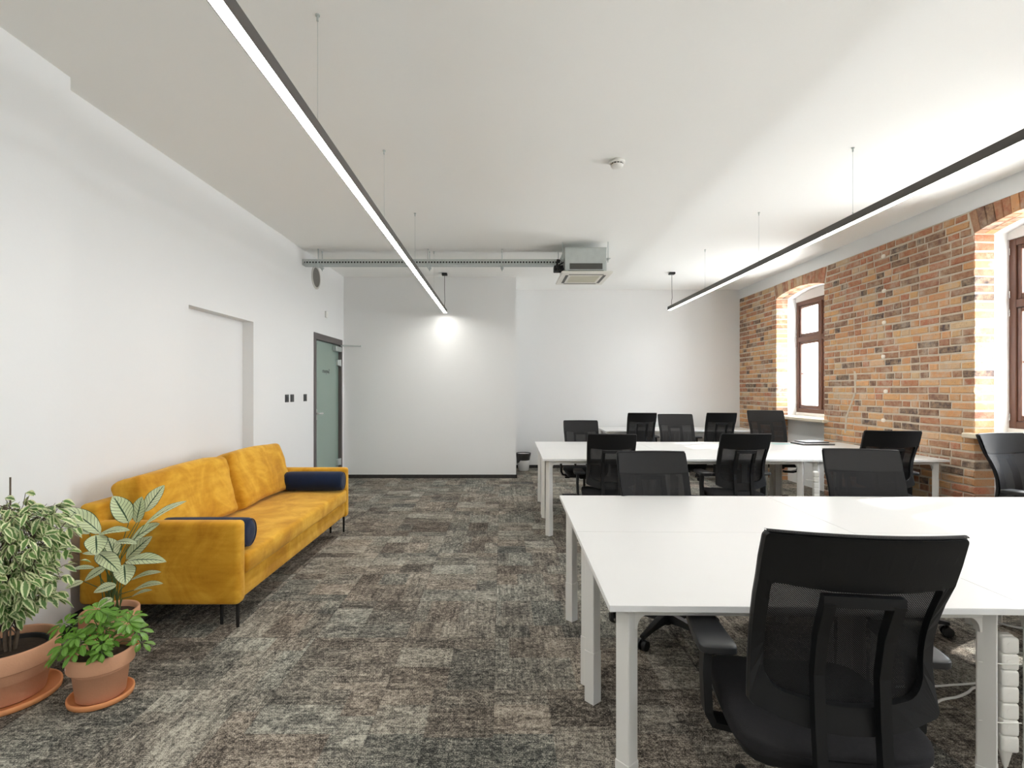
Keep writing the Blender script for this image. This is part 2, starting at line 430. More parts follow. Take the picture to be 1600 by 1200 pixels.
def glass_mat():
    m, nt, p = nodes('window_glass'); L = nt.links.new
    tr = nt.nodes.new('ShaderNodeBsdfTransparent'); gl = nt.nodes.new('ShaderNodeBsdfGlossy'); gl.inputs['Roughness'].default_value = .02
    fr = nt.nodes.new('ShaderNodeLayerWeight'); fr.inputs[0].default_value = .25
    mx = nt.nodes.new('ShaderNodeMixShader'); L(math_(nt, 'ADD', .03, math_(nt, 'MULTIPLY', math_(nt, 'POWER', fr.outputs[1], 4.0), .5)), mx.inputs[0]); L(tr.outputs[0], mx.inputs[1]); L(gl.outputs[0], mx.inputs[2])
    L(mx.outputs[0], nt.nodes['Material Output'].inputs[0]); return m
glass = glass_mat()
def frosted():
    m, nt, p = nodes('frosted_green_glass')
    tc = nt.nodes.new('ShaderNodeTexCoord'); a = N(nt, 'ShaderNodeTexNoise', Scale=.8, Detail=2.0); nt.links.new(tc.outputs['Object'], a.inputs[0])
    nt.links.new(mixc(nt, a.outputs[0], (.20, .285, .245), (.27, .35, .305)), p.inputs['Base Color'])
    p.inputs['Roughness'].default_value = .25; p.inputs['Coat Weight'].default_value = .4; p.inputs['Coat Roughness'].default_value = .05
    return m
frost = frosted()
def mesh_fabric():
    m, nt, p = nodes('black_mesh_fabric'); L = nt.links.new
    tc = nt.nodes.new('ShaderNodeTexCoord')
    mp = N(nt, 'ShaderNodeMapping'); mp.inputs['Rotation'].default_value = (0, R(45), 0); L(tc.outputs['Object'], mp.inputs[0])
    s = nt.nodes.new('ShaderNodeSeparateXYZ'); L(mp.outputs[0], s.inputs[0])
    fx = math_(nt, 'ABSOLUTE', math_(nt, 'SUBTRACT', math_(nt, 'FRACT', math_(nt, 'MULTIPLY', s.outputs[0], 260.0)), .5))
    fz = math_(nt, 'ABSOLUTE', math_(nt, 'SUBTRACT', math_(nt, 'FRACT', math_(nt, 'MULTIPLY', s.outputs[2], 260.0)), .5))
    hole = math_(nt, 'LESS_THAN', math_(nt, 'MAXIMUM', fx, fz), .2)
    p.inputs['Base Color'].default_value = (.010, .010, .011, 1); p.inputs['Roughness'].default_value = .7; p.inputs['Specular IOR Level'].default_value = .3
    tr = nt.nodes.new('ShaderNodeBsdfTransparent'); mx = nt.nodes.new('ShaderNodeMixShader')
    L(math_(nt, 'MULTIPLY', hole, .3), mx.inputs[0]); L(p.outputs[0], mx.inputs[1]); L(tr.outputs[0], mx.inputs[2])
    L(mx.outputs[0], nt.nodes['Material Output'].inputs[0]); return m
meshfab = mesh_fabric()

def leaf_mat(kind):
    m, nt, p = nodes(kind + '_leaf'); L = nt.links.new
    uv = nt.nodes.new('ShaderNodeUVMap'); s = nt.nodes.new('ShaderNodeSeparateXYZ'); L(uv.outputs[0], s.inputs[0])
    u = math_(nt, 'ABSOLUTE', math_(nt, 'SUBTRACT', math_(nt, 'MULTIPLY', s.outputs[0], 2.0), 1.0)); v = s.outputs[1]
    geo = nt.nodes.new('ShaderNodeNewGeometry')
    tc = nt.nodes.new('ShaderNodeTexCoord'); nz = N(nt, 'ShaderNodeTexNoise', Scale=45.0, Detail=3.0); L(tc.outputs['Object'], nz.inputs[0])
    lo = N(nt, 'ShaderNodeTexNoise', Scale=11.0, Detail=2.0); L(tc.outputs['Object'], lo.inputs[0])
    if kind == 'ficus':
        e = math_(nt, 'ADD', u, math_(nt, 'MULTIPLY', math_(nt, 'SUBTRACT', nz.outputs[0], .5), 1.1))
        e = math_(nt, 'ADD', e, math_(nt, 'MULTIPLY', math_(nt, 'SUBTRACT', lo.outputs[0], .5), .5))
        g = mixc(nt, lo.outputs[0], (.055, .14, .035), (.20, .34, .09))
        c = mixc(nt, ramp(nt, e, [(.46, (0, 0, 0)), (.60, (1, 1, 1))]), g, (.68, .72, .42))
        rough = .35
    elif kind == 'calathea':
        st = math_(nt, 'FRACT', math_(nt, 'SUBTRACT', math_(nt, 'MULTIPLY', v, 9.0), math_(nt, 'MULTIPLY', u, 2.2)))
        vein = math_(nt, 'LESS_THAN', math_(nt, 'ABSOLUTE', math_(nt, 'SUBTRACT', st, .5)), .06)
        mid = math_(nt, 'LESS_THAN', u, .075); edge = math_(nt, 'GREATER_THAN', u, .93)
        k = math_(nt, 'MAXIMUM', math_(nt, 'MAXIMUM', vein, mid), edge)
        g = mixc(nt, lo.outputs[0], (.50, .60, .32), (.80, .85, .58))
        c = mixc(nt, k, g, (.035, .085, .035))
        c = mixc(nt, geo.outputs['Backfacing'], c, (.16, .12, .11)); rough = .4
    else:
        g = mixc(nt, lo.outputs[0], (.06, .17, .02), (.19, .38, .05))
        c = mixc(nt, math_(nt, 'LESS_THAN', u, .07), g, (.24, .42, .09)); rough = .28
    L(c, p.inputs['Base Color']); p.inputs['Roughness'].default_value = rough; p.inputs['Specular IOR Level'].default_value = .5
    tl = nt.nodes.new('ShaderNodeBsdfTranslucent'); L(c, tl.inputs[0]); mx = nt.nodes.new('ShaderNodeMixShader'); mx.inputs[0].default_value = .22
    L(p.outputs[0], mx.inputs[1]); L(tl.outputs[0], mx.inputs[2]); L(mx.outputs[0], nt.nodes['Material Output'].inputs[0])
    return m
ficus_m, cala_m, schef_m = leaf_mat('ficus'), leaf_mat('calathea'), leaf_mat('umbrella')

# ------------------------------------------------------------ room shell
CZ = 3.145; BZ = 8.1; FZ = 9.14; RX = 4.19; Y0 = -4.0
def XL(y): return -2.47 - (BZ - y) * .0139
struct('floor', MB().box(-3.1, 4.9, Y0 - .2, 9.5, -.12, 0), carpet_mat)
struct('ceiling', MB().box(-3.1, 4.9, Y0 - .2, 9.5, CZ, CZ + .15), ceil_mat)
# shallow drop of the ceiling board that ends in a fine line over the cable tray
b = MB(); b.add([(XL(5.9), 5.9, CZ + .001), (.72, 5.9, CZ + .001), (.72, 6.56, CZ + .001), (XL(6.56), 6.56, CZ + .001), (.72, 6.56, CZ - .014), (XL(6.56), 6.56, CZ - .014)],
      [(0, 1, 2, 3), (0, 5, 4, 1), (3, 2, 4, 5), (1, 4, 2), (0, 3, 5)])
struct('trim_1', b, ceil_mat)

wl = MB()
def wseg(y0, y1, z0, z1, d=0):
    wl.prism([(XL(y0) - d, y0), (XL(y1) - d, y1), (-3.0, y1), (-3.0, y0)][::-1], z0, z1)
wl.prism([(-3.0, Y0), (-2.437, Y0), (-2.437, 2.93), (-3.0, 2.93)], 0, CZ)
wseg(2.93, 4.18, 0, CZ); wseg(4.18, 5.24, 2.065, CZ); wseg(4.18, 5.24, 0, 2.065, .11)
wseg(5.24, 6.86, 0, CZ); wseg(6.86, 8.01, 2.145, CZ); wseg(8.01, BZ, 0, CZ)
wseg(6.86, 8.01, 0, 2.145, .14)
struct('wall_left', wl, white_wall)
b = MB(); b.box(-3.0, .225, BZ, 9.5, 0, CZ); b.box(.225, 4.9, FZ, 9.5, 0, CZ)
struct('wall_back', b, white_wall)
struct('wall_front', MB().box(-3.0, 4.9, Y0 - .2, Y0, 0, CZ), white_wall)
# skirting strips of dark carpet
b = MB(); b.box(XL(BZ), .237, BZ - .012, BZ, 0, .055); b.box(.225, .237, BZ - .012, FZ, 0, .055); b.box(.237, RX, FZ - .012, FZ, 0, .055)
struct('baseboard_back', b, skirt_mat)
b = MB()
def bseg(y0, y1, d=0):
    b.prism([(XL(y0) - d, y0), (XL(y0) - d + .012, y0), (XL(y1) - d + .012, y1), (XL(y1) - d, y1)], 0, .055)
b.box(-2.437, -2.425, Y0, 2.942, 0, .055); b.box(-2.54, -2.425, 2.93, 2.942, 0, .055)
bseg(2.942, 4.18); bseg(4.18, 5.24, .11); bseg(5.24, 6.86); bseg(8.01, 8.088)
struct('baseboard_left', b, skirt_mat)

# right wall: brick skin, plaster core with segmental openings
SPR, RISE = 2.77, .075
def arch_z(y, a, bb):
    c = (a + bb) / 2; hw = (bb - a) / 2; Rr = (hw * hw + RISE * RISE) / (2 * RISE)
    return SPR + RISE - Rr + math.sqrt(max(0, Rr * Rr - (y - c) ** 2))
def layer(mb, x0, x1, ztop, sill, arched, mat_):
    ys = sorted(WINS); cur = Y0
    for a, bb in ys:
        mb.box(x0, x1, cur, a, 0, ztop, mat=mat_); cur = bb
        if sill > 0: mb.box(x0, x1, a, bb, 0, sill, mat=mat_)
        if arched:
            n = 16
            for i in range(n):
                p, q = a + (bb - a) * i / n, a + (bb - a) * (i + 1) / n
                zp, zq = arch_z(p, a, bb), arch_z(q, a, bb)
                mb.hexa([(x0, p, zp), (x1, p, zp), (x1, q, zq), (x0, q, zq), (x0, p, ztop), (x1, p, ztop), (x1, q, ztop), (x0, q, ztop)], mat_)
        else: mb.box(x0, x1, a, bb, 2.706, ztop, mat=mat_)
    mb.box(x0, x1, cur, 9.5, 0, ztop, mat=mat_)
wr = MB()
layer(wr, RX + .007, 4.367, 2.98, 0, True, 1)
layer(wr, 4.367, 4.49, 2.98, .95, True, 0)
layer(wr, 4.49, 4.75, 2.98, 1.04, False, 0)
wr.box(RX + .002, 4.75, Y0, 9.5, 2.98, CZ, mat=0)
rb = random.Random(3)
def brick_col(z):
    r = rb.random(); hi = max(0, min(1, (z - 2.0) / .7))
    if r < .10: c = (.085, .062, .058)
    elif r < .19: c = (.19, .105, .075)
    elif r < .36: c = (.30, .145, .09)
    elif r < .36 + .10 + .32 * hi: c = (.40, .155, .085)
    elif r < .70 + .2 * hi: c = (.58, .29, .13)
    elif r < .90: c = (.64, .36, .165)
    else: c = (.62, .43, .26)
    k = rb.uniform(.88, 1.12); return tuple(min(1, q * k * rb.uniform(.96, 1.04)) for q in c) + (1,)
def brick(y0, y1, z0, z1, x0, x1, col):
    j = lambda a=.004: rb.uniform(-a, a); c = .006
    v = [(x0 + c, y0 + j(), z0 + j()), (x0 + c, y1 + j(), z0 + j()), (x0 + c, y1 + j(), z1 + j()), (x0 + c, y0 + j(), z1 + j())]
    v += [(x0 + j(.003), y0 + c + j(.002), z0 + c), (x0 + j(.003), y1 - c + j(.002), z0 + c), (x0 + j(.003), y1 - c + j(.002), z1 - c), (x0 + j(.003), y0 + c + j(.002), z1 - c)]
    v += [(x1, y0, z0), (x1, y1, z0), (x1, y1, z1), (x1, y0, z1)]
    f = [(4, 7, 6, 5)]
    for i in range(4):
        k = (i + 1) % 4; f += [(i, 4 + i, 4 + k, k), (8 + i, i, k, 8 + k)]
    wr.add(v, f, 2, False, None, None, col)
pitch = 2.98 / 40
for r_ in range(40):
    z0 = r_ * pitch + .0085; z1 = (r_ + 1) * pitch - .0085; zm = (z0 + z1) / 2
    segs = []; cur = 1.285 
    for a, bb in sorted(WINS):
        if a < 1.5: continue
        e = .0 if zm < SPR - .02 else .022 + .05 * max(0, min(1, (zm - SPR) / .2))
        segs.append((cur, a - e)); cur = bb + e
    segs.append((cur, FZ))
    for s0, s1 in segs:
        y = s0
        first = True
        while y < s1 - .03:
            L_ = (.245 if rb.random() < (.55 if r_ % 2 else .38) else .118) + rb.uniform(-.012, .012)
            if first and r_ % 2: L_ = .118 + rb.uniform(-.01, .02)
            e = min(y + L_, s1)
            if s1 - e < .07: e = s1
            jl = first and s0 > 1.5; jr = e >= s1 and s1 < FZ - .1
            wv = .004 * math.sin(y * 2.1 + r_) 
            brick(y - (.004 if jl and zm < SPR else -.007), e + (.004 if jr and zm < SPR else -.007), z0 + wv, z1 + wv, RX, 4.367 if (jl or jr) else RX + .05, brick_col(zm))
            y = e; first = False
for a, bb in sorted(WINS):                               # voussoirs of the arches
    if a < 1.5: continue
    c = (a + bb) / 2; hw = (bb - a) / 2; Rr = (hw * hw + RISE * RISE) / (2 * RISE); cz = SPR + RISE - Rr
    th = math.asin(hw / Rr); n = 17
    for i in range(n):
        t0 = -th + 2 * th * i / n; t1 = -th + 2 * th * (i + 1) / n; g = .004 / Rr
        t0 += g; t1 -= g; col = brick_col(2.9); ri = Rr - .006
        pts = []
        for rr_ in (ri, None):
            for t in (t0, t1):
                q = rr_ or min(Rr + .2, (2.976 - cz) / math.cos(t)); pts.append((c + q * math.sin(t), cz + q * math.cos(t)))
        (ya, za), (yb, zb), (yc, zc), (yd, zd) = pts
        xf = RX - .004 + rb.uniform(-.003, .003); xm = RX + .09
        for xa, xb in ((xf, xm - .004), (xm + .004, 4.367)):
            wr.hexa([(xa, ya, za), (xb, ya, za), (xb, yb, zb), (xa, yb, zb), (xa, yc, zc), (xb, yc, zc), (xb, yd, zd), (xa, yd, zd)], 2, col if xa == xf else brick_col(2.9))
for z in (2.844, 2.463, 2.116, 1.744, 1.362, 1.044):     # dabs of plaster in old plug holes
    wr.pillow((RX - .002, 5.675 + rb.uniform(-.02, .02), z), (.008, .03, .022), 2.5, 5, mat=3)
pts = [(5.02, 0), (5.0, 1.02), (5.06, 1.15), (4.98 + .05, 1.35), (5.0, 1.6)]
pts = [(6.32, .85), (6.30, 1.05), (6.22, 1.2), (6.14, 1.35), (6.15, 1.6)]
for (ya, za), (yb, zb) in zip(pts, pts[1:]):
    wr.hexa([(RX - .003, ya - .012, za), (RX + .02, ya - .012, za), (RX + .02, ya + .018, za), (RX - .003, ya + .018, za),
             (RX - .003, yb - .012, zb), (RX + .02, yb - .012, zb), (RX + .02, yb + .018, zb), (RX - .003, yb + .018, zb)], 1)
struct('wall_right', wr, [white_wall, mortar, brickm, plaster_dab])

# windows with sills
for i, (a, bb) in enumerate(WINS):
    wn = thing('window_%d' % (i + 1), None, None, (4.5, (a + bb) / 2, 1.04)); wn['kind'] = 'structure'
    hw = (bb - a) / 2; hh = 1.666
    f = MB(); t = .062
    f.box(0, .07, -hw, -hw + t, 0, hh, .004); f.box(0, .07, hw - t, hw, 0, hh, .004)
    f.box(.001, .069, -hw + t - .002, hw - t + .002, 0, t, .004); f.box(.001, .069, -hw + t - .002, hw - t + .002, hh - t, hh, .004)
    f.box(-.004, .07, -.035, .035, t, hh - t, .004)
    f.box(-.003, .068, -hw + t, hw - t, 1.06, 1.13, .004)
    obj('window_frame', f, wood_brown, wn)
    for s_ in (-1, 1):
        y0, y1 = (-hw + t, -.035) if s_ < 0 else (.035, hw - t)
        for z0, z1 in ((t, 1.06), (1.13, hh - t)):
            m = MB(); k = .038
            m.box(.012, .058, y0 + .002, y0 + k, z0 + .002, z1 - .002, .005); m.box(.012, .058, y1 - k, y1 - .002, z0 + .002, z1 - .002, .005)
            m.box(.014, .056, y0 + k - .002, y1 - k + .002, z0 + .002, z0 + k + .012, .005); m.box(.014, .056, y0 + k - .002, y1 - k + .002, z1 - k, z1 - .002, .005)
            if z0 < .5: m.box(.03, .045, y0 + k, y1 - k, .575, .587)
            sash = obj('sash', m, wood_brown, wn)
            obj('pane', MB().box(.035, .039, y0 + k - .004, y1 - k + .004, z0 + k, z1 - k + .004), glass, sash)
    for z in (.10, 1.02, 1.18, 1.56):
        for s_ in (-1, 1):
            obj('hinge', MB().cyl((-.006, s_ * (hw - .012), z - .03), (-.006, s_ * (hw - .012), z + .03), .006, n=8), chrome if s_ > 0 else chrome, wn)
    sill = MB().box(-.36, .0, -hw, hw, -.09, -.045, .006).box(-.365, -.29, -hw - .07, hw + .07, -.0905, -.0445, .008)
    obj('window_sill', sill, sill_mat, wn)

# glass door in the left wall
dr = thing('door_1', None, None, (XL(7.43), 7.43, 0), -.0139 * -1); dr['kind'] = 'structure'
dr.rotation_euler = (0, 0, -.0139)
def dm(): return MB()
hw = .575
f = dm(); f.box(-.13, .012, -hw, -hw + .075, 0, 2.145, .004); f.box(-.13, .012, hw - .05, hw, 0, 2.145, .004); f.box(-.129, .011, -hw + .07, hw - .045, 2.06, 2.145, .004)
obj('door_frame', f, frame_grey, dr)
g = obj('glass_panel', dm().box(-.045, -.033, -hw + .08, hw - .06, .012, 2.055, .002), frost, dr)
h = dm(); h.box(-.036, -.012, -hw + .085, -hw + .15, .97, 1.12, .004); h.cyl((-.02, -hw + .12, 1.06), (.03, -hw + .12, 1.06), .011); h.cyl((.03, -hw + .112, 1.06), (.03, -hw + .26, 1.055), .01)
obj('door_handle', h, mat('satin_nickel', (.62, .62, .60), .35, .35), dr)
for z in (.28, 1.79):
    obj('hinge', dm().box(-.04, .005, hw - .17, hw - .045, z - .045, z + .045, .006).cyl((-.002, hw - .06, z - .05), (-.002, hw - .06, z + .05), .014), steel, dr)
cl = obj('door_closer', dm().box(-.034, .03, hw - .33, hw - .07, 1.955, 2.03, .008), steel, dr)
obj('closer_arm', dm().tube([(.03, hw - .14, 2.045), (.22, hw - .03, 2.047), (.30, hw - .012, 2.047)], .007).tube([(.30, hw - .012, 2.055), (.02, hw - .02, 2.068)], .005).cyl((.30, hw - .012, 2.04), (.30, hw - .012, 2.065), .011), steel, cl)
for txt, z, sz, mt in (('Sanpum', 1.62, .058, cable_black), ('biuro nr', 1.575, .018, frame_grey)):
    cu = bpy.data.curves.new('lettering', 'FONT'); cu.body = txt; cu.size = sz; cu.align_x = 'CENTER'; cu.extrude = .0004; cu.materials.append(mt)
    if z < 1.6: continue
    o = bpy.data.objects.new('lettering', cu); C.objects.link(o); o.parent = dr
    o.matrix_local = Matrix(((0, 0, -1, -.0325), (-1, 0, 0, -.02), (0, 1, 0, z), (0, 0, 0, 1)))
    o.scale = (1.6, 1.5, 1)

# ------------------------------------------------------------ linear pendant lamps
def lamp(x, zb, yend, label, hooks, canopy_y):
    t = thing('linear_pendant_lamp', label, 'pendant lamp', (x, yend, zb), 0, 'long black linear pendant lamps')
    L_ = 11.2; w_ = .0255; hgt = .055
    b = MB(); b.box(-w_, -w_ + .003, -L_, 0, 0, hgt); b.box(w_ - .003, w_, -L_, 0, 0, hgt); b.box(-w_ + .002, w_ - .002, -L_ + .001, -.001, hgt - .012, hgt - .0005); b.box(-w_ + .001, w_ - .001, -.003, -.0005, .0005, hgt - .0005); b.box(-w_ + .001, w_ - .001, -L_ + .0005, -L_ + .003, .0005, hgt - .0005)
    obj('housing', b, dark_metal, t)
    d = MB(); d.box(-w_ + .003, w_ - .003, -L_ + .003, -.003, .002, .008)
    obj('diffuser', d, led_mat, t)
    for hy in hooks:
        y = hy - yend
        c = MB().cyl((0, y, hgt), (0, y, CZ - zb - .02), .0011, n=6); c.cyl((0, y, hgt), (0, y, hgt + .025), .004, n=8)
        cb = obj('suspension_wire', c, steel, t)
        obj('ceiling_fixing', MB().cyl((0, y, CZ - zb - .03), (0, y, CZ - zb - .006), .005, n=10).cyl((0, y, CZ - zb - .006), (0, y, CZ - zb), .011, n=12), steel, cb)
    cy = canopy_y - yend; zt = CZ - zb
    cc = MB(); cc.tube([(0, cy, zt - .02), (0, cy, zt * .6), (.004, cy + .0, zt * .3), (-.002, cy + .01, hgt + .06), (.006, cy + .025, hgt - .002)], .0035)
    pc = obj('power_cord', cc, cable_black, t)
    obj('canopy', MB().box(-.04, .04, cy - .04, cy + .04, zt - .032, zt, .003), cable_black, pc)
    return t
lamp(-.867, 2.558, 7.97, 'left of two long black linear lamps, hung over the carpet beside the sofa', (1.06, 2.44, 3.82, 5.18, 6.63), 7.86)
lamp(2.56, 2.594, 7.93, 'right of two long black linear lamps, hung over the desks near the brick wall', (1.06, 2.42, 3.78, 5.16, 6.53), 7.80)

# ------------------------------------------------------------ cable tray, air conditioner, detector, speaker, wall bits
t = thing('cable_tray', 'perforated galvanised cable tray hung across the room below the ceiling', 'cable tray', (XL(6.5), 6.47, 2.94))
X0 = XL(6.5); Lt = .78 - X0
b = MB(); th = .002
b.box(0, Lt, 0, .12, 0, th)
for y in (0, .12):
    b.box(0, Lt, y - .001, y + .001, 0, .022); b.box(0, Lt, y - .001, y + .001, .048, .07)
    n = int(Lt / .037)
    for i in range(n + 1):
        b.box(i * .037, min(i * .037 + .016, Lt), y - .001, y + .001, .021, .049)
obj('perforated_channel', b, steel, t)
cb = MB()  # black rods added inside the tray so its slots look dark
for y, z, r_ in ((.018, .018, .012), (.045, .016, .011), (.075, .018, .012), (.10, .017, .011), (.02, .038, .008), (.055, .036, .008), (.09, .037, .008)):
    cb.tube([(.02, y, z + .002), (Lt * .3, y + .004, z + .004), (Lt * .6, y - .003, z + .002), (Lt - .03, y, z + .003)], r_, 8)
obj('slot_dark_fill', cb, cable_black, t)
for px in (499, 669.5, 784.5):
    x = (px - VPX) * 6.5 / F_PX - X0
    k = MB(); k.box(x - .02, x + .02, -.03, .15, -.022, -.002, .002)
    for y in (-.012, .132):
        k.cyl((x, y, -.05), (x, y, CZ - 2.94), .0045, n=8); k.cyl((x, y, -.034), (x, y, -.022), .011, n=6); k.cyl((x, y, 0), (x, y, .01), .011, n=6); k.cyl((x, y, CZ - 2.94 - .02), (x, y, CZ - 2.94), .008, n=8)
    obj('threaded_hanger', k, steel, t)
t = thing('ceiling_air_conditioner', 'exposed ceiling cassette air conditioner of galvanised metal with white grille panel', 'air conditioner', (1.0, 6.1, 2.78))
b = MB(); b.box(-.25, .245, .05, .60, .012, .285, .004); b.box(-.25, .245, .045, .605, .283, .289)
obj('casing', b, steel, t)
b = MB(); b.box(-.195, .195, .046, .051, .03, .10)
for i in range(6): b.box(-.19, .19, .042, .047, .034 + i * .011, .039 + i * .011)
obj('side_vent', b, plastic_grey, t)
b = MB(); b.box(-.295, .31, 0, .68, -.028, 0, .008)
pn = obj('grille_panel', b, cream_plastic, t)
b = MB(); b.box(-.17, .185, .16, .52, -.032, -.0275, .003)
for i in range(11): b.box(-.16, .175, .18 + i * .03, .19 + i * .03, -.036, -.031)
obj('intake_grille', b, mat('beige_grille', (.60, .58, .48), .6), pn)
b = MB(); b.box(-.2, .215, .06, .095, -.0295, -.0275); b.box(-.2, .215, .585, .62, -.0295, -.0275); b.box(-.235, -.2, .11, .57, -.0295, -.0275); b.box(.215, .25, .11, .57, -.0295, -.0275)
obj('air_slot', b, plastic_grey, pn)
b = MB(); b.box(-.21, .205, .035, .06, -.002, .014)
obj('dark_gap_bar', b, plastic_grey, t)
for x in (-.275, .268):
    for y in (.09, .55):
        obj('mounting_bracket', MB().box(x - .012, x + .012, y - .03, y + .03, .15, .17, .002).cyl((x, y, .12), (x, y, CZ - 2.78), .0045, n=8).box(x - .03 if x < 0 else x - .03, x + .03, y - .01, y + .01, .165, .172), steel, t)
b = MB(); b.tube([(-.25, .15, .06), (-.30, .13, .02), (-.33, .2, .10), (-.31, .3, .2), (-.26, .42, .22)], .014); b.tube([(-.25, .2, .15), (-.31, .18, .11), (-.34, .12, .03), (-.29, .08, .02)], .009)
b.box(-.36, -.25, .22, .34, .05, .12, .006)
obj('pipe_bundle', b, cable_black, t)

t = thing('smoke_detector', 'round white smoke detector on the ceiling', 'smoke detector', (.889, 4.0, CZ))
obj('base', MB().lathe([(0, 0), (.06, 0), (.06, -.018), (.055, -.022), (0, -.022)]), plastic_white, t)
b = MB().lathe([(0, -.02), (.044, -.02), (.044, -.03), (.046, -.031), (.048, -.038), (.04, -.05), (.02, -.055), (0, -.056)])
for k in range(12):
    a = k * math.pi / 6; b.box(.0435, .0455, -.008, .008, -.0295, -.0215, mat=1, M=Matrix.Rotation(a, 4, 'Z'))
obj('sensor_head', b, [plastic_white, black_hole], t)

def on_left(name, label, cat, y, z, group=None):
    t = thing(name, label, cat, (XL(y), y, z), 0, group); t.rotation_euler = (0, 0, -.0139); return t
t = on_left('wall_speaker', 'round grey flush speaker high on the left wall under the cable tray', 'speaker', 6.93, 2.88)
b = MB(); n = 40
for r0, r1, x0, x1 in ((.155, .155, 0, .008), (.155, .13, .008, .010), (.13, .13, .010, .004)):
    v = [(x0, r0 * math.cos(2 * math.pi * k / n), r0 * math.sin(2 * math.pi * k / n)) for k in range(n)] + [(x1, r1 * math.cos(2 * math.pi * k / n), r1 * math.sin(2 * math.pi * k / n)) for k in range(n)]
    b.add(v, [(k, (k + 1) % n, n + (k + 1) % n, n + k) for k in range(n)], 0, False)
obj('speaker_ring', b, ring_mat, t)
obj('speaker_grille', MB().cyl((.001, 0, 0), (.006, 0, 0), .131, n=40), grille_mat, t)
t = on_left('wall_sensor', 'small white sensor box on the wall above the door', 'sensor', 7.3, 2.44)
obj('sensor_body', MB().box(0, .025, -.03, .03, -.045, .045, .005), plastic_white, t)
obj('sensor_window', MB().box(.024, .03, -.018, .018, -.02, .02, .003), plastic_white, t)
for y, lb in ((6.02, 'black wall switch furthest left of the three beside the glass door'), (6.165, 'black wall switch in the middle of the three, touching its left neighbour'), (6.56, 'black wall socket plate nearest to the glass door frame')):
    t = on_left('wall_switch', lb, 'switch', y, 1.28, 'black wall switches by the door')
    obj('switch_plate', MB().box(0, .01, -.045, .045, -.045, .045, .003), switch_black, t)
    obj('rocker', MB().box(.009, .014, -.028, .028, -.028, .028, .002), switch_black if y > 6.1 else grey_black, t)

# ------------------------------------------------------------ waste bin
t = thing('waste_bin', 'small white waste bin with dark liner beside the wall corner', 'bin', (.372, 8.87, 0))
obj('bin_body', MB().lathe([(0, .002), (.085, .002), (.09, .006), (.108, .21), (.121, .285), (.117, .285), (.10, .2), (.085, .01), (0, .01)]), bin_white, t)
b = MB()
def bag(u, v):
    a = u * 2 * math.pi; drop = .13 + .05 * math.cos(a - 2.6) + .012 * math.sin(7 * a); z = .30 - drop * v
    r = .126 - .018 * v + .003 * math.sin(11 * a + 5 * v) + .002
    return (r * math.cos(a), r * math.sin(a), z)
b.grid(bag, 48, 6)
b.grid(lambda u, v: ((.126 - .02 * v) * math.cos(u * 6.2832), (.126 - .02 * v) * math.sin(u * 6.2832), .30 + .006 * math.sin(3.14 * v) - .12 * v), 48, 4, flip=True)
obj('bin_liner', b, bag_mat, t)

# ------------------------------------------------------------ desks
HT = .733; DW, DD = 1.25, .809
def make_desk(label):
    t = thing('office_desk', label, 'desk')
    b = MB(); b.box(.0006, DW - .0006, 0, DD, HT - .02, HT, .001)
    # edge band
    obj('desktop', b, desk_white, t)
    e = MB(); e.box(.002, DW - .002, -.0006, .0001, HT - .0188, HT - .0012); e.box(.0002, .0007, .002, DD - .002, HT - .0188, HT - .0012)
    obj('edge_band', e, edge_white, t)
    for y in (.07, DD - .07):
        obj('rail', MB().box(.09, DW - .09, y - .018, y + .018, HT - .052, HT - .0205, .002), metal_white, t)
    for x in (.07, DW - .07):
        obj('rail', MB().box(x - .018, x + .018, .09, DD - .09, HT - .052, HT - .0205, .002), metal_white, t)
    for ix, x in enumerate((.066, DW - .08)):
        for iy, y in enumerate((.065, DD - .065)):
            rot = Matrix.Translation((x, y, 0)) @ Matrix.Rotation(R(42 if ix == 0 else 48), 4, 'Z')
            l = MB(); l.box(-.0245, .0245, -.0245, .0245, .225, HT - .021, .003, M=rot)
            sx = 1 if ix == 0 else -1; sy = 1 if iy == 0 else -1
            for ax in (0, 1):                        # curved gusset under the rails
                v = []
                for k in range(7):
                    a = k / 6 * math.pi / 2; d = .030 + .032 * (1 - math.sin(a)); zz = HT - .05 - .045 * (1 - math.cos(a))
                    v.append((d, zz))
                poly = [(.0, HT - .05)] + v + [(0, HT - .095)]
                pv = []
                for w_ in (-.012, .012):
                    for d, zz in poly: pv.append((x + sx * d, y + w_, zz) if ax == 0 else (x + w_, y + sy * d, zz))
                n = len(poly)
                l.add(pv, [list(range(n)), list(range(n, 2 * n))[::-1]] + [(i, n + i, n + (i + 1) % n, (i + 1) % n) for i in range(n)], 0)
            lg = obj('leg', l, metal_white, t)
            obj('leg_extension', MB().box(-.0262, .0262, -.0262, .0262, .0, .228, .002, M=rot), metal_white, lg)
    return t
rowang = R(-1.1)
desk0 = None; DESKS = {}
def place_desk(row, i, j, ox, oy, label, ang=rowang):
    global desk0
    if desk0 is None: desk0 = make_desk(label); t = desk0
    else: t = copy_tree(desk0)
    lx, ly = i * DW, j * (DD + .003)
    t.location = (ox + lx * math.cos(ang) - ly * math.sin(ang), oy + lx * math.sin(ang) + ly * math.cos(ang), 0)
    t.rotation_euler = (0, 0, ang); t['label'] = label; t['category'] = 'desk'
    t['group'] = {1: 'white desks of the front cluster', 2: 'white desks of the middle cluster', 3: 'white desks of the back row'}[row]
    DESKS[(row, i, j)] = t
D1 = (.323, 1.555); D2 = (.383, 4.85); D3 = (1.64, 8.22)
place_desk(1, 0, 0, *D1, 'white desk nearest the camera, with the foreground chair pushed up to it')
place_desk(1, 1, 0, *D1, 'white desk at the right frame edge, right of the foreground chair')
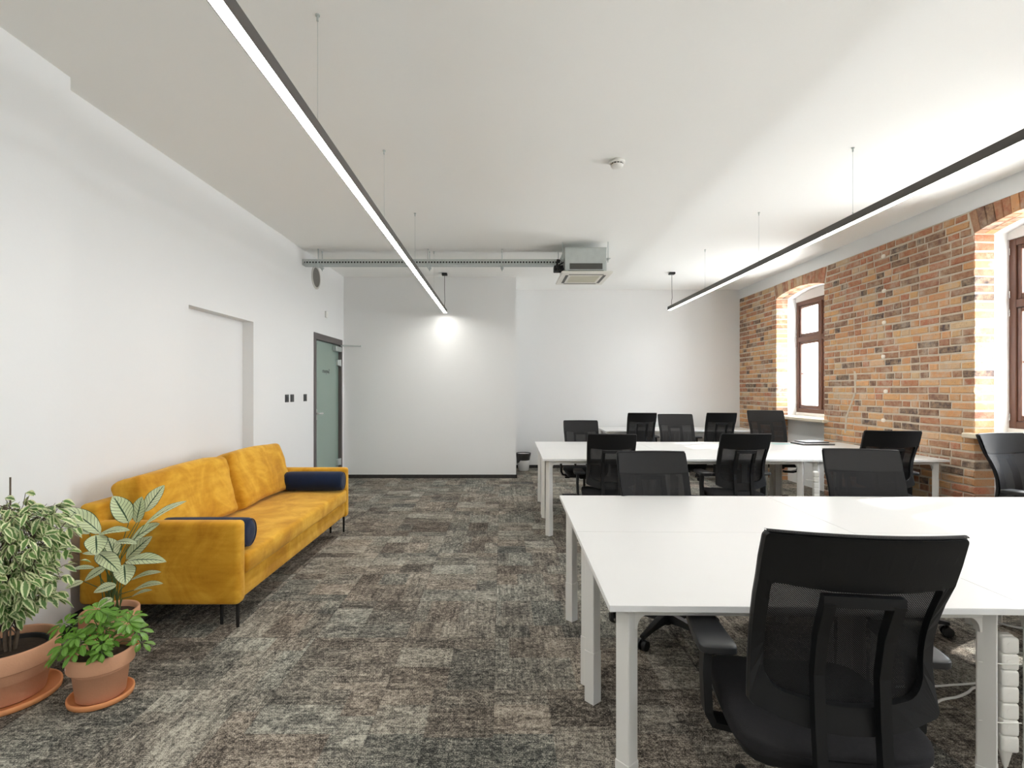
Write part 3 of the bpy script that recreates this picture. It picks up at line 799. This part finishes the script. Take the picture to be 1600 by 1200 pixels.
place_desk(1, 2, 0, *D1, 'white desk beyond the right frame edge in the front cluster')
place_desk(1, 0, 1, *D1, 'white desk of the front cluster at its far left corner, beside the carpet aisle')
place_desk(1, 1, 1, *D1, 'white desk in the middle of the far side of the front cluster')
place_desk(1, 2, 1, *D1, 'white desk of the front cluster closest to the brick wall on its far side')
place_desk(2, 0, 0, *D2, 'white desk of the middle cluster at its near left corner by the aisle')
place_desk(2, 1, 0, *D2, 'white desk in the middle of the near side of the middle cluster')
place_desk(2, 2, 0, *D2, 'white desk of the middle cluster whose right end touches the brick wall, near side')
place_desk(2, 0, 1, *D2, 'white desk of the middle cluster at its far left corner by the aisle')
place_desk(2, 1, 1, *D2, 'white desk in the middle of the far side of the middle cluster')
place_desk(2, 2, 1, *D2, 'white desk with the closed laptops on it, beside the brick wall')
place_desk(3, 0, 0, *D3, 'white desk against the far back wall, left one of the pair', R(-.6))
place_desk(3, 1, 0, *D3, 'white desk against the far back wall, right one near the window', R(-.6))

# ------------------------------------------------------------ office chairs
def yb(v): return -.225 + .028 * math.sin(min(v, .75) / .75 * math.pi) - .105 * v ** 1.9
def hwid(v): return .224 - .010 * math.sin(math.pi * min(1, v / .8)) - .006 * max(0, v - .6) / .4
BH = .515; ZB = .533
def BS(u, v, off=0):                                 # point on the back surface, off = towards the rear
    return Vector((u * hwid(v), yb(v) + .034 * u * u - off, ZB + .05 * u * u * (1 - v) + BH * v))
def rrect(u0, u1, v0, v1, ru, rv, n=7, ru2=None, rv2=None):
    ru2 = ru2 or ru; rv2 = rv2 or rv; pts = []
    for (cu, cv, a0, a, b_) in ((u1 - ru, v0 + rv, -90, ru, rv), (u1 - ru2, v1 - rv2, 0, ru2, rv2), (u0 + ru2, v1 - rv2, 90, ru2, rv2), (u0 + ru, v0 + rv, 180, ru, rv)):
        for k in range(n): 
            an = R(a0 + 90 * k / (n - 1)); pts.append((cu + a * math.cos(an), cv + b_ * math.sin(an)))
    out = []                                          # subdivide the long straight runs
    for i, p in enumerate(pts):
        q = pts[(i + 1) % len(pts)]; out.append(p)
        if i % n == n - 1:
            for k in range(1, 8): out.append((p[0] + (q[0] - p[0]) * k / 8, p[1] + (q[1] - p[1]) * k / 8))
    return out
def make_chair():
    t = thing('office_chair', 'x', 'office chair')
    # star base with five feet
    b = MB(); b.cyl((0, 0, .062), (0, 0, .115), .04, .032, 20)
    for k in range(5):
        a = R(90 + 72 * k); d = Vector((math.cos(a), math.sin(a), 0)); sd = Vector((-math.sin(a), math.cos(a), 0))
        P = []
        for r_, w_, zt, zb_ in ((.02, .030, .112, .062), (.12, .026, .105, .070), (.22, .021, .092, .072), (.31, .017, .080, .066)):
            c = d * r_
            P += [c + sd * w_ + Vector((0, 0, zb_)), c - sd * w_ + Vector((0, 0, zb_)), c - sd * w_ * .6 + Vector((0, 0, zt)), c + sd * w_ * .6 + Vector((0, 0, zt))]
        f = []
        for i in range(3): f += [(i * 4 + j, i * 4 + (j + 1) % 4, i * 4 + 4 + (j + 1) % 4, i * 4 + 4 + j) for j in range(4)]
        b.add(P, f + [(3, 2, 1, 0), (12, 13, 14, 15)], 0)
    base = obj('star_base', b, black_plastic, t)
    for k in range(5):
        a = R(90 + 72 * k); c = Vector((math.cos(a), math.sin(a), 0)) * .30; an = a + R(40 + 55 * k)
        ax = Vector((math.cos(an), math.sin(an), 0)); m = MB()
        for s_ in (-1, 1):
            m.cyl(c + ax * (s_ * .008) + Vector((0, 0, .028)), c + ax * (s_ * .026) + Vector((0, 0, .028)), .028, .026, 18)
        m.cyl(c + Vector((0, 0, .028)) - ax * .01, c + Vector((0, 0, .028)) + ax * .01, .012, n=10)
        m.cyl(c + Vector((0, 0, .04)), c + Vector((0, 0, .072)), .010, n=10)
        obj('caster', m, black_plastic, base)
    lift = MB().cyl((0, 0, .10), (0, 0, .27), .026, .025, 18).cyl((0, 0, .27), (0, 0, .385), .015, n=14)
    gl = obj('gas_lift', lift, black_gloss, t)
    m = MB(); m.box(-.075, .075, -.13, .11, .375, .415, .012); m.box(-.05, .05, -.20, -.12, .36, .40, .01); m.cyl((.07, .03, .385), (.20, .03, .385), .006, n=8); m.box(.18, .24, .01, .05, .375, .393, .004)
    obj('tilt_mechanism', m, black_plastic, t)
    # seat
    def sdf(q):
        x, y, z = q
        z2 = z + (.35 * y * y * y if y > 0 else 0) * -.9 - .25 * (1 - min(1, x * x)) * (1 if z > 0 else 0) + .2 * (x * x)
        return (x * (1 - .05 * y), y, z2)
    s = MB(); s.pillow((0, .025, .462), (.238, .245, .034), 5, 16, deform=sdf)
    st = obj('seat', s, seat_fab, t)
    s = MB(); s.pillow((0, .02, .432), (.225, .225, .024), 6, 10)
    obj('seat_shell', s, black_plastic, t)
    # armrests
    for s_ in (-1, 1):
        a = MB()
        a.sweep([(s_ * .10, .0, .405), (s_ * .20, -.005, .402), (s_ * .262, -.01, .415), (s_ * .278, -.012, .45), (s_ * .282, -.008, .56), (s_ * .276, -.0, .655)],
                [(-.032, -.011), (.032, -.011), (.026, .011), (-.026, .011)], side=(0, 1, 0))
        ar = obj('armrest', a, black_plastic, t)
        def pdf(q, s_=s_):
            x, y, z = q; return (x * (1 - .12 * y) - .10 * s_ * y * y, y, z - .12 * y * y * (1 if z > 0 else .6))
        p = MB(); p.pillow((s_ * .27, .015, .666), (.047, .125, .014), 8, 12, deform=pdf)
        obj('arm_pad', p, grey_black, ar)
    # back support: inverted U behind the back
    up = []
    for v in (-.30, -.2, -.1, .1, .3, .5, .69):
        vv = max(0, v); up.append((yb(vv) - .028 - .010 * max(0, -v) , ZB + BH * v))
    for s_ in (-1, 1): pass
    m = MB()
    for s_ in (-1, 1):
        pts = [(s_ * .040, -.10, .388), (s_ * .055, -.19, .375)] + [(s_ * (.0715 + .0005 * k), y, z) for k, (y, z) in enumerate(up)]
        pts[2] = (s_ * .069, up[0][0] + .006, up[0][1] - .012)
        m.sweep(pts, [(-.0125, -.014), (.0125, -.014), (.0125, .014), (-.0125, .014)])
    yt, zt = up[-1]
    m.sweep([(-.088, yt + .001, zt + .0), (0, yt - .001, zt), (.088, yt + .001, zt + .0)], [(-.013, -.011), (.013, -.011), (.013, .011), (-.013, .011)], side=(0, 0, 1))
    obj('back_support', m, black_plastic, t)
    # back frame ring
    outer = rrect(-1, 1, 0, 1, .06, .025, ru2=.05, rv2=.03); inner = rrect(-.85, .85, .135, .725, .2, .11, ru2=.05, rv2=.03)
    m = MB(); n = len(outer); V = []
    for (a, b_) in zip(outer, inner):
        V += [BS(*a, off=.006), BS(a[0] * .985, a[1] * .985 + .0075, off=.016), BS(b_[0] * 1.01, b_[1], off=.018), BS(*b_, off=.006), BS(*b_, off=-.002), BS(*a, off=-.002)]
    f = []
    for i in range(n):
        j = (i + 1) % n
        for k in range(6): kk = (k + 1) % 6; f.append((i * 6 + k, i * 6 + kk, j * 6 + kk, j * 6 + k))
    m.add(V, [q[::-1] for q in f], 0, False)
    obj('back_frame', m, black_plastic, t)
    # rear face band across the top and lumbar edge
    m = MB()
    m.grid(lambda u, v: BS(-.97 + 1.94 * u, .728 + .257 * v, off=.017), 12, 5, flip=False)
    obj('top_band', m, black_plastic, t)
    m = MB()
    m.grid(lambda u, v: BS(-.975 + 1.95 * u, .03 + .965 * v, off=-.008 + .0 * v), 20, 24, flip=True)
    m.grid(lambda u, v: BS(-.98 + 1.96 * u, 1.0 + .008 * math.sin(math.pi * v), off=-.010 + .024 * v), 20, 4, flip=True)
    obj('backrest_mesh', m, meshfab, t)
    m = MB()                                           # soft upper pad as seen from the front
    m.grid(lambda u, v: BS(-.96 + 1.92 * u, .74 + .25 * v, off=-.0105), 12, 5, flip=True)
    obj('front_band', m, mat('front_band_fabric', (.0095, .0095, .010), .75, var=.2, scale=80), t)
    return t
chair0 = make_chair(); used = []
FIX = {'star_base'}
def place_chair(bx, by, phi, dz, label, group, spin=0, arm=None):
    """bx, by: where the middle of the back's top edge stands"""
    if not used: t = chair0
    else: t = copy_tree(chair0)
    used.append(t)
    a = R(phi); off = .335
    fx, fy = -math.sin(a), math.cos(a)
    t.location = (bx + off * fx, by + off * fy, 0); t.rotation_euler = (0, 0, a)
    t['label'] = label; t['group'] = group; t['category'] = 'office chair'
    for c in t.children:
        if c.name.split('.')[0] == 'star_base': c.rotation_euler = (0, 0, R(spin)); continue
        if c.name.split('.')[0] == 'gas_lift': c.location = (0, 0, min(0, dz)); continue
        c.location = (0, 0, (min(dz, -.003) if arm is None else arm) if c.name.startswith('armrest') else dz)
    return t
G1, G2, G3 = 'black chairs at the front desk cluster', 'black chairs at the middle desk cluster', 'black chairs at the back desks'
place_chair(.832, 1.165, -8, 0, 'black mesh-back office chair in the foreground, seen from behind', G1, 18)
place_chair(.94, 3.31, 181, -.06, 'black office chair facing the camera across the front desks, the left one', G1, 30)
place_chair(2.29, 3.34, 167, -.05, 'black office chair facing the camera across the front desks, the middle one', G1, 10)
place_chair(3.44, 3.62, 194, .03, 'black office chair at the right frame edge with a sunlit armrest', G1, 40, .065)
place_chair(.985, 4.60, -3, -.065, 'black office chair seen from behind, its right side overlapped', G2, 25)
place_chair(2.125, 4.47, -1, -.05, 'black office chair seen from behind, halfway along the near side of the middle desks', G2, 50)
place_chair(3.25, 4.28, -9, -.01, 'black office chair seen from behind, standing close to the brick wall', G2, 5)
place_chair(1.0, 6.62, 180, -.06, 'lowest black office chair on the far side of the middle desks, at their left end', G2, 14)
place_chair(2.2, 6.62, 178, .02, 'black office chair facing the camera, overlapping a back-row chair on its left', G2, 33)
place_chair(3.31, 6.55, 174, .07, 'tallest black office chair facing the camera, below the far window', G2, 60)
place_chair(2.13, 7.82, -2, -.02, 'black office chair at the back desks, its right side hidden by a camera-facing chair', G3, 21)
place_chair(3.24, 7.6, -4, -.01, 'black office chair at the back desks, just left of the brick wall corner', G3, 44)

# ------------------------------------------------------------ things on and under the desks
zt = HT + .0005
def on_desk(name, label, cat, x, y, z, rz, group=None): return thing(name, label, cat, (x, y, z), rz, group)
t = on_desk('laptop', 'closed dark grey laptop lying under a smaller tablet on the desk', 'laptop', 3.69, 6.16, zt, R(3), 'closed devices stacked on the desk')
obj('laptop_base', MB().box(-.19, .19, -.13, .13, 0, .012, .003), laptop_mat, t)
obj('laptop_lid', MB().box(-.19, .19, -.13, .13, .0125, .021, .003), silver, t)
t = on_desk('tablet', 'thin tablet with a pale top lying on the dark laptop', 'tablet', 3.70, 6.19, zt + .0215, R(5), 'closed devices stacked on the desk')
obj('tablet_body', MB().box(-.15, .15, -.10, .10, 0, .010, .003), laptop_mat, t)
obj('tablet_cover', MB().box(-.148, .148, -.098, .098, .0102, .014, .001), silver, t)
tag(obj('paper_sheet', MB().box(-.12, .10, -.08, .08, 0, .0006), paper_teal, None, (3.36, 6.21, zt)), 'pale teal sheet of paper beside the laptop', 'paper')

def power_strip(x, y, ztop, label, rz, tail):
    t = thing('power_strip', label, 'power strip', (x, y, 0), rz, 'white power strips strapped to desk legs')
    L_ = .36; z0 = ztop - L_
    b = MB(); b.box(-.022, .022, -.016, .018, z0, ztop, .008)
    bd = obj('strip_body', b, plastic_white, t)
    for k in range(7):
        z = z0 + .028 + k * .0505
        s = MB(); s.pillow((0, -.010, z), (.0235, .014, .0252), 7, 8)
        s.cyl((0, -.0245, z), (0, -.0235, z), .012, n=14)
        obj('socket', s, plastic_white, bd)
    c = MB(); c.cyl((0, 0, z0 + .005), (0, 0, z0 - .05), .018, .007, 12); c.tube([(0, 0, z0 - .04), (.002, 0, z0 - .09), (-.002, .0, z0 - .15), (-.01, .01, .02), (-.04, .05, .0062), (-.12, .12, .0062)], .0045)
    obj('strip_cable', c, plastic_white, t)
    for z in (z0 + .10, z0 + .28):
        obj('cable_tie', MB().tube([(.03, -.02, z - .004), (-.02, -.031, z - .002), (-.10, -.037, z + .004)], .0016, n=6), plastic_white, t)
    return t
power_strip(1.563, 1.610, .624, 'white power strip tied to the front desk leg, right of the foreground chair', R(-8), 1)
power_strip(2.905, 4.80, .627, 'white power strip tied to a leg of the middle desks', R(-6), 1)
def cable(pts, r, label, mt=plastic_white, group='white cables on the carpet'):
    P = [Vector(p) for p in pts]; out = []
    for i in range(len(P) - 1):                      # Catmull-Rom
        p0, p1, p2, p3 = P[max(i - 1, 0)], P[i], P[i + 1], P[min(i + 2, len(P) - 1)]
        for k in range(6):
            u = k / 6; out.append(.5 * ((2 * p1) + (p2 - p0) * u + (2 * p0 - 5 * p1 + 4 * p2 - p3) * u * u + (3 * p1 - p0 - 3 * p2 + p3) * u ** 3))
    out.append(P[-1])
    return tag(obj('power_cable', MB().tube(out, r, 8), mt), label, 'cable', group)
def Gp(px, py, z=.006): return U(px, py, F_PX * (H - z) / (py - VPY))
cable([Gp(1400, 1073), Gp(1462, 1072), Gp(1490, 1070), Gp(1508, 1069), Gp(1540, 1066)], .005, 'white cable running straight across the carpet under the front desk')
cable([Gp(1440, 1125), Gp(1466, 1096), Gp(1495, 1089), Gp(1512, 1082), Gp(1524, 1074), Gp(1560, 1074)], .0055, 'white cable curving up from behind the chair under the front desk')
cable([Gp(1425, 1150), Gp(1434, 1165), Gp(1443, 1185), Gp(1462, 1204), Gp(1500, 1225)], .005, 'white cable on the carpet below the foreground chair seat')
cable([(1.60, 1.72, .68), (1.585, 1.71, .655), (1.60, 1.70, .63), (1.68, 1.71, .60), (1.78, 1.75, .58), (1.9, 1.8, .60)], .0035, 'thin grey cable hanging under the desktop above the power strip', mat('grey_cable', (.45, .45, .44), .5))

# ------------------------------------------------------------ sofa
SY0, SY1 = 2.955, 5.095; SXF, SXB = -1.50, -2.42
t = thing('sofa', 'mustard yellow velvet sofa on thin black legs against the left wall', 'sofa', (SXB, SY0, 0))
LX = SXF - SXB; LY = SY1 - SY0
rs = random.Random(11)
def wob(q, amp, f=5.0, ph=0.0):
    return amp * (math.sin(f * q[0] + ph) * math.sin(f * 1.3 * q[1] + ph * 2) + .6 * math.sin(f * 2.1 * q[2] + q[1] * 3 + ph))
for y, nm in ((.045, 0), (LY - .045, 1)):
    obj('arm', MB().rbox((LX / 2, y, .385), (LX / 2, .045, .238), .028, 30), mustard, t)
obj('back_panel', MB().rbox((.055, LY / 2, .435), (.055, LY / 2 - .003, .29), .03, 24), mustard, t)
obj('base_rail', MB().rbox((LX / 2 - .012, LY / 2, .228), (LX / 2 - .005, LY / 2 - .04, .072), .02, 24), mustard, t)
def seatdef(q, p):
    return (p[0] + .006 * (1 - q[2] ** 2) * q[0], p[1], p[2] + (.010 * (1 - q[0] ** 2) * (1 - q[1] ** 4) if q[2] > 0 else 0) + wob(q, .0022, 6, 1.0))
obj('seat_cushion', MB().rbox((LX / 2 + .045, LY / 2, .357), (LX / 2 - .040, LY / 2 - .092, .060), .024, 22, deform=seatdef), mustard, t)
def backdef(ph):
    def d(q, p):
        x, y, z = q
        fx_ = (1 - abs(y) ** 4) * (1 - abs(z) ** 4)
        return (p[0] + x * .022 * fx_ + wob(q, .006, 4, ph) + .012 * math.sin(5 * y + 2 * z + ph) * (1 - z * z) * .5, p[1] * (1 + .012 * z), p[2] + .008 * math.sin(3 * y + ph) + wob(q, .003, 7, ph) - .010 * abs(y) ** 6 * (z > 0))
    return d
hy = (LY - .18) / 4
for k, (yc, tilt, ph) in enumerate(((.09 + hy, -14, .3), (.09 + 3 * hy, -17, 2.1))):
    M = Matrix.Translation((.245 + .02 * k, yc, .640 + .008 * k)) @ Matrix.Rotation(R(tilt), 4, 'Y') @ Matrix.Rotation(R(0 if k == 0 else 2), 4, 'Z')
    obj('back_cushion', MB().rbox((0, 0, 0), (.098, hy * .99, .228), .042, 26, M=M, deform=backdef(ph)), mustard, t)
for y in (.06, LY - .30):
    for x, yy in ((LX - .035, y), (LX - .15, y + .04), (.1, y)):
        yv = yy if y < 1 else LY - (yy - y) - .06
        obj('leg', MB().cyl((x, yv, 0), (x, yv, .17), .009, .011, 12), black_gloss, t)
def bolster(y, z, x0, x1, label):
    t = thing('bolster_cushion', label, 'cushion', ((x0 + x1) / 2, y, z), 0, 'navy blue velvet bolsters on the sofa')
    hl = (x1 - x0) / 2; r_ = .092; prof = [(-hl, .0), (-hl - .004, .045), (-hl + .002, .078), (-hl + .018, r_ - .002), (-hl + .06, r_), (0, r_ + .001), (hl - .06, r_), (hl - .018, r_ - .002), (hl - .002, .078), (hl + .004, .045), (hl, 0)]
    n = 36; v = []
    for x, rr_ in prof: v += [(x, rr_ * math.cos(2 * math.pi * k / n), rr_ * math.sin(2 * math.pi * k / n) * .97) for k in range(n)]
    f = []
    for i in range(len(prof) - 1): f += [(i * n + k, i * n + (k + 1) % n, (i + 1) * n + (k + 1) % n, (i + 1) * n + k) for k in range(n)]
    obj('bolster_body', MB().add(v, f, 0, True), navy, t)
    for s_ in (-1, 1):
        pp = MB(); pp.tube([(s_ * (hl - .0), .082 * math.cos(a * math.pi / 16), .080 * math.sin(a * math.pi / 16)) for a in range(33)], .0035, 6)
        obj('piping', pp, navy, t)
bolster(3.16, .512, -2.06, -1.535, 'navy velvet bolster against the near arm of the yellow sofa')
bolster(4.90, .517, -2.03, -1.50, 'navy velvet bolster against the far arm of the yellow sofa')

# ------------------------------------------------------------ potted plants
def leaf(mb, base, d, up, L_, W, droop=.2, fold=.25, nu=2, nv=6, shape='ov'):
    base = Vector(base); d = Vector(d).normalized(); up = Vector(up); side = d.cross(up)
    if side.length < 1e-3: side = d.orthogonal()
    side.normalize(); nrm = side.cross(d).normalized()
    v = []; uv = []
    for j in range(nv + 1):
        t_ = j / nv
        if shape == 'ov': wd = math.sin(math.pi * t_ ** .85) ** .75 if 0 < t_ < 1 else 0
        elif shape == 'ob': wd = (math.sin(math.pi * t_ ** 1.5) ** .7 if 0 < t_ < 1 else 0)
        else: wd = math.sin(math.pi * t_ ** .95) ** .8 if 0 < t_ < 1 else 0
        wd = max(wd, .02) * W / 2
        c = base + d * (L_ * t_) + Vector((0, 0, -1)) * (droop * L_ * t_ * t_)
        for i in range(nu + 1):
            u_ = -1 + 2 * i / nu
            v.append(c + side * (u_ * wd) + nrm * (abs(u_) * wd * fold + .06 * wd * math.sin(9 * t_ + 3 * u_))); uv.append((i / nu, t_))
    f = [(j * (nu + 1) + i, j * (nu + 1) + i + 1, (j + 1) * (nu + 1) + i + 1, (j + 1) * (nu + 1) + i) for j in range(nv) for i in range(nu)]
    mb.add(v, f, 0, True, None, uv)
def pot(t, r, h, rb_, band, sr):
    z0 = .012
    obj('saucer', MB().lathe([(0, 0), (sr - .012, 0), (sr - .003, .004), (sr, .018), (sr - .001, .026), (sr - .005, .028), (sr - .010, .025), (sr - .014, .012), (0, .010)], n=56), saucer_mat, t)
    rr_ = rb_ + (r - .012 - rb_) * (h - band) / h
    p = MB().lathe([(0, z0), (rb_ - .006, z0), (rb_, z0 + .006), (rr_, z0 + h - band), (rr_ + .003, z0 + h - band + .001), (r - .003, z0 + h - band + .001), (r - .001, z0 + h - band + .006), (r, z0 + h - .008), (r - .003, z0 + h - .001), (r - .008, z0 + h), (r - .015, z0 + h - .004), (r - .018, z0 + h - band), (rb_ - .01, z0 + .02), (0, z0 + .02)], n=56)
    o = obj('pot', p, terracotta, t); return z0 + h
rp = random.Random(5)
# ficus
fx, fy = -2.225, 2.33
t = thing('potted_weeping_fig', 'tall variegated weeping fig in the largest terracotta pot at the left frame edge', 'potted plant', (fx, fy, 0), 0, 'potted plants beside the sofa')
zr = pot(t, .188, .235, .135, .085, .195)
obj('potting_soil', MB().lathe([(.165, zr - .045), (.10, zr - .035), (0, zr - .03)], n=36), soil, t)
o = obj('inner_pot', MB().lathe([(.115, zr - .10), (.128, zr - .022), (.133, zr - .018), (.130, zr - .024), (.118, zr - .06)], n=36), cable_black, t); o.location = (.018, .0, 0)
st = MB(); lf = MB(); nodes_ = []
for k in range(5):
    a = 2 * math.pi * k / 5; x0, y0 = .02 * math.cos(a) + .01, .02 * math.sin(a)
    pts = [Vector((x0, y0, zr - .06))]
    for j in range(1, 7):
        pts.append(Vector((x0 + .10 * (j / 6) ** 1.4 * math.cos(a) + .012 * math.sin(j * 2 + k), y0 + .10 * (j / 6) ** 1.4 * math.sin(a), zr - .06 + (.55 + .05 * (k % 3)) * j / 6)))
    st.tube(pts, .006, 7, rads=[.008 - .0008 * j for j in range(7)])
    nodes_ += pts[1:]
st.cyl((.035, -.02, zr - .06), (.035, -.02, .99), .0035, n=8)
cnt = 0
while cnt < 160:
    s0 = nodes_[rp.randrange(len(nodes_))]
    th = rp.uniform(0, 2 * math.pi)
    if rp.random() < .35: th = rp.uniform(-1.9, .4)
    zc = rp.uniform(.02, 1); reach = .33 * math.sin(math.pi * (.18 + .72 * (1 - zc))) * rp.uniform(.55, 1.05)
    e = Vector((reach * math.cos(th), reach * math.sin(th), .33 + .55 * zc))
    if e.x < -.17: continue
    mid = (s0 + e) / 2 + Vector((0, 0, .05)); br = [s0, (s0 + mid) / 2 + Vector((0, 0, .015)), mid, (mid + e) / 2 + Vector((0, 0, .01)), e]
    if s0.z > e.z + .35: continue
    st.tube(br, .0015, 4, rads=[.0026, .0022, .0017, .0013, .0008]); cnt += 1
    for q in range(rp.randint(5, 8)):
        f_ = rp.uniform(.35, 1.0); k = min(3, int(f_ * 4)); p = br[k].lerp(br[k + 1], f_ * 4 - k)
        out = Vector((p.x, p.y, 0)).normalized() if p.length > 0 else Vector((1, 0, 0))
        d = out * rp.uniform(.2, 1) + Vector((rp.uniform(-.8, .8), rp.uniform(-.8, .8), rp.uniform(-.9, .25)))
        if p.x + fx + d.normalized().x * .06 < -2.42: continue
        leaf(lf, p, d, (rp.uniform(-.5, .5), rp.uniform(-.9, .1), 1), rp.uniform(.042, .064), rp.uniform(.021, .031), rp.uniform(.1, .5), rp.uniform(.1, .4), 2, 6, 'el')
for k in range(5):                                     # drooping sprig over the rim
    p = Vector((.06 + .008 * k, -.17 - .006 * k, .24 - .03 * k)); leaf(lf, p, (rp.uniform(-.5, .4), -.3, -1), (0, -1, .3), .062, .036, .1, .25, 2, 6, 'el')
st.tube([(.04, -.06, zr - .03), (.05, -.13, zr + .015), (.06, -.185, zr - .01), (.075, -.2, .18), (.09, -.205, .10)], .0014, 5)
tops = [U(8, 778, 2.3), U(40, 770, 2.3), U(16, 790, 2.3), U(30, 800, 2.32), U(45, 795, 2.28)]
for q in tops:
    p = q - Vector((fx, fy, 0)); leaf(lf, p, (.8, -.2, .15), (0, -.7, 1), .06, .026, .3, .3, 2, 6, 'el'); st.tube([(.03, 0, p.z - .16), (p.x * .6 + .02, p.y * .5, p.z - .06), p], .0012, 4)
obj('stems', st, bark, t); obj('foliage', lf, ficus_m, t)

# schefflera
sx, sy = -1.80, 2.33
t = thing('potted_umbrella_plant', 'small glossy green umbrella plant in the front terracotta pot', 'potted plant', (sx, sy, 0), 0, 'potted plants beside the sofa')
zr = pot(t, .127, .205, .092, .068, .125)
obj('potting_soil', MB().lathe([(.11, zr - .035), (.06, zr - .028), (0, zr - .025)], n=36), soil, t)
st = MB(); lf = MB()
for k in range(34):
    a = rp.uniform(0, 2 * math.pi) if k > 12 else rp.uniform(-2.6, -.4); rr_ = .15 * math.sqrt(rp.random()) * 1.05; e = Vector((rr_ * math.cos(a) + .0, rr_ * math.sin(a), zr + .02 + rp.uniform(0, .15) - rr_ * .35 + (.05 if rr_ < .08 else 0)))
    if k % 4 == 0: e.z += .05
    s0 = Vector((rp.uniform(-.03, .03), rp.uniform(-.03, .03), zr - .03))
    st.tube([s0, s0.lerp(e, .5) + Vector((0, 0, .03)), e], .0016, 5, rads=[.003, .002, .0014])
    n = rp.choice((6, 7, 7, 8)); tilt = Vector((math.cos(a) * .35 * rr_ / .1, math.sin(a) * .35 * rr_ / .1 - .25, 1)).normalized()
    A = tilt.orthogonal().normalized(); B = tilt.cross(A); sc_ = rp.uniform(.7, 1.1)
    for j in range(n):
        an = 2 * math.pi * j / n + rp.uniform(-.15, .15); d = A * math.cos(an) + B * math.sin(an) + tilt * .1
        leaf(lf, e + d * .008, d, tilt, .052 * sc_ * rp.uniform(.85, 1.1), .024 * sc_, rp.uniform(.1, .4), .22, 2, 6, 'ob')
obj('stems', st, grn_stem, t); obj('foliage', lf, schef_m, t)
bm_ = MB(); a0 = math.atan2(-2.33 * .93, 1.80 * 0 - 0 + .0); 
zz = zr - .042; rr_ = .1285
bolt = [(.35, 1), (-.5, -.05), (.0, -.05), (-.35, -1), (.5, .1), (.02, .1)]
def bp(u, v, off):
    an = R(-128) + u * .012 / rr_; return ((rr_ + off) * math.cos(an), (rr_ + off) * math.sin(an), zz + v * .014)
bm_.add([bp(u * -1, v, 0) for u, v in bolt], [(0, 1, 2, 5), (2, 3, 4, 5)][:0] + [(0, 1, 2, 5), (5, 2, 3, 4)])
bm_.add([bp(u * -1, v, -.002) for u, v in bolt], [(5, 2, 1, 0), (4, 3, 2, 5)])
obj('lightning_mark', bm_, clay_mark, t)

# calathea
cx, cy = -2.04, 2.70
t = thing('potted_prayer_plant', 'pale green leaved prayer plant with dark veins in the rear terracotta pot', 'potted plant', (cx, cy, 0), 0, 'potted plants beside the sofa')
zr = pot(t, .13, .225, .095, .070, .127)
obj('potting_soil', MB().lathe([(.112, zr - .03), (.06, zr - .024), (0, zr - .02)], n=36), soil, t)
st = MB(); lf = MB()
# (base px, tip px, width m, depth of base, depth of tip) in the photograph's own pixels
LV = [((201, 817), (176, 775), .100, 2.66, 2.58), ((213, 817), (222, 776), .070, 2.70, 2.66), ((226, 800), (257, 758), .075, 2.74, 2.78),
      ((226, 820), (292, 783), .050, 2.62, 2.56), ((157, 834), (103, 793), .085, 2.60, 2.50), ((140, 834), (88, 816), .055, 2.62, 2.52),
      ((153, 836), (203, 829), .055, 2.58, 2.50), ((150, 836), (151, 868), .095, 2.55, 2.46), ((178, 848), (214, 850), .042, 2.56, 2.49),
      ((203, 848), (250, 818), .070, 2.68, 2.62), ((197, 874), (238, 838), .075, 2.70, 2.70), ((196, 878), (260, 878), .072, 2.60, 2.50),
      ((152, 864), (188, 896), .085, 2.56, 2.48), ((180, 874), (168, 840), .085, 2.72, 2.72), ((194, 882), (196, 914), .095, 2.58, 2.50),
      ((205, 906), (252, 894), .040, 2.64, 2.56), ((209, 922), (255, 912), .045, 2.64, 2.55), ((206, 932), (238, 922), .030, 2.68, 2.62),
      ((165, 886), (132, 908), .050, 2.64, 2.56), ((148, 887), (112, 889), .030, 2.68, 2.62), ((130, 908), (102, 920), .040, 2.70, 2.62),
      ((182, 914), (146, 926), .060, 2.62, 2.55), ((152, 866), (128, 865), .025, 2.66, 2.62), ((176, 935), (150, 950), .05, 2.62, 2.55)]
org = Vector((cx, cy, 0)); camp = Vector((0, 0, H))
for k, (b0, b1, wd, za, zb) in enumerate(LV):
    p, q = U(*b0, za) - org, U(*b1, zb) - org
    d = q - p; L_ = d.length; view = (camp - org - (p + q) / 2).normalized()
    nf = view + Vector((0, 0, .75 if wd > .06 else 1.1)) + Vector((rp.uniform(-.2, .2), 0, 0))
    droop = .18; d2 = d + Vector((0, 0, droop * L_))
    leaf(lf, p, d2, nf, L_ * (d2.length / d.length), wd, droop * d.length / d2.length, .18, 6, 14, 'ov')
    s0 = Vector((rp.uniform(-.035, .035), rp.uniform(-.035, .035), zr - .03))
    m_ = s0.lerp(p, .55) + Vector((0, 0, .03)); m_.x = s0.x + (p.x - s0.x) * .35; m_.y = s0.y + (p.y - s0.y) * .35
    st.tube([s0, m_, p], .002, 6, rads=[.003, .0024, .0018])
obj('stems', st, grn_stem, t); obj('foliage', lf, cala_m, t)
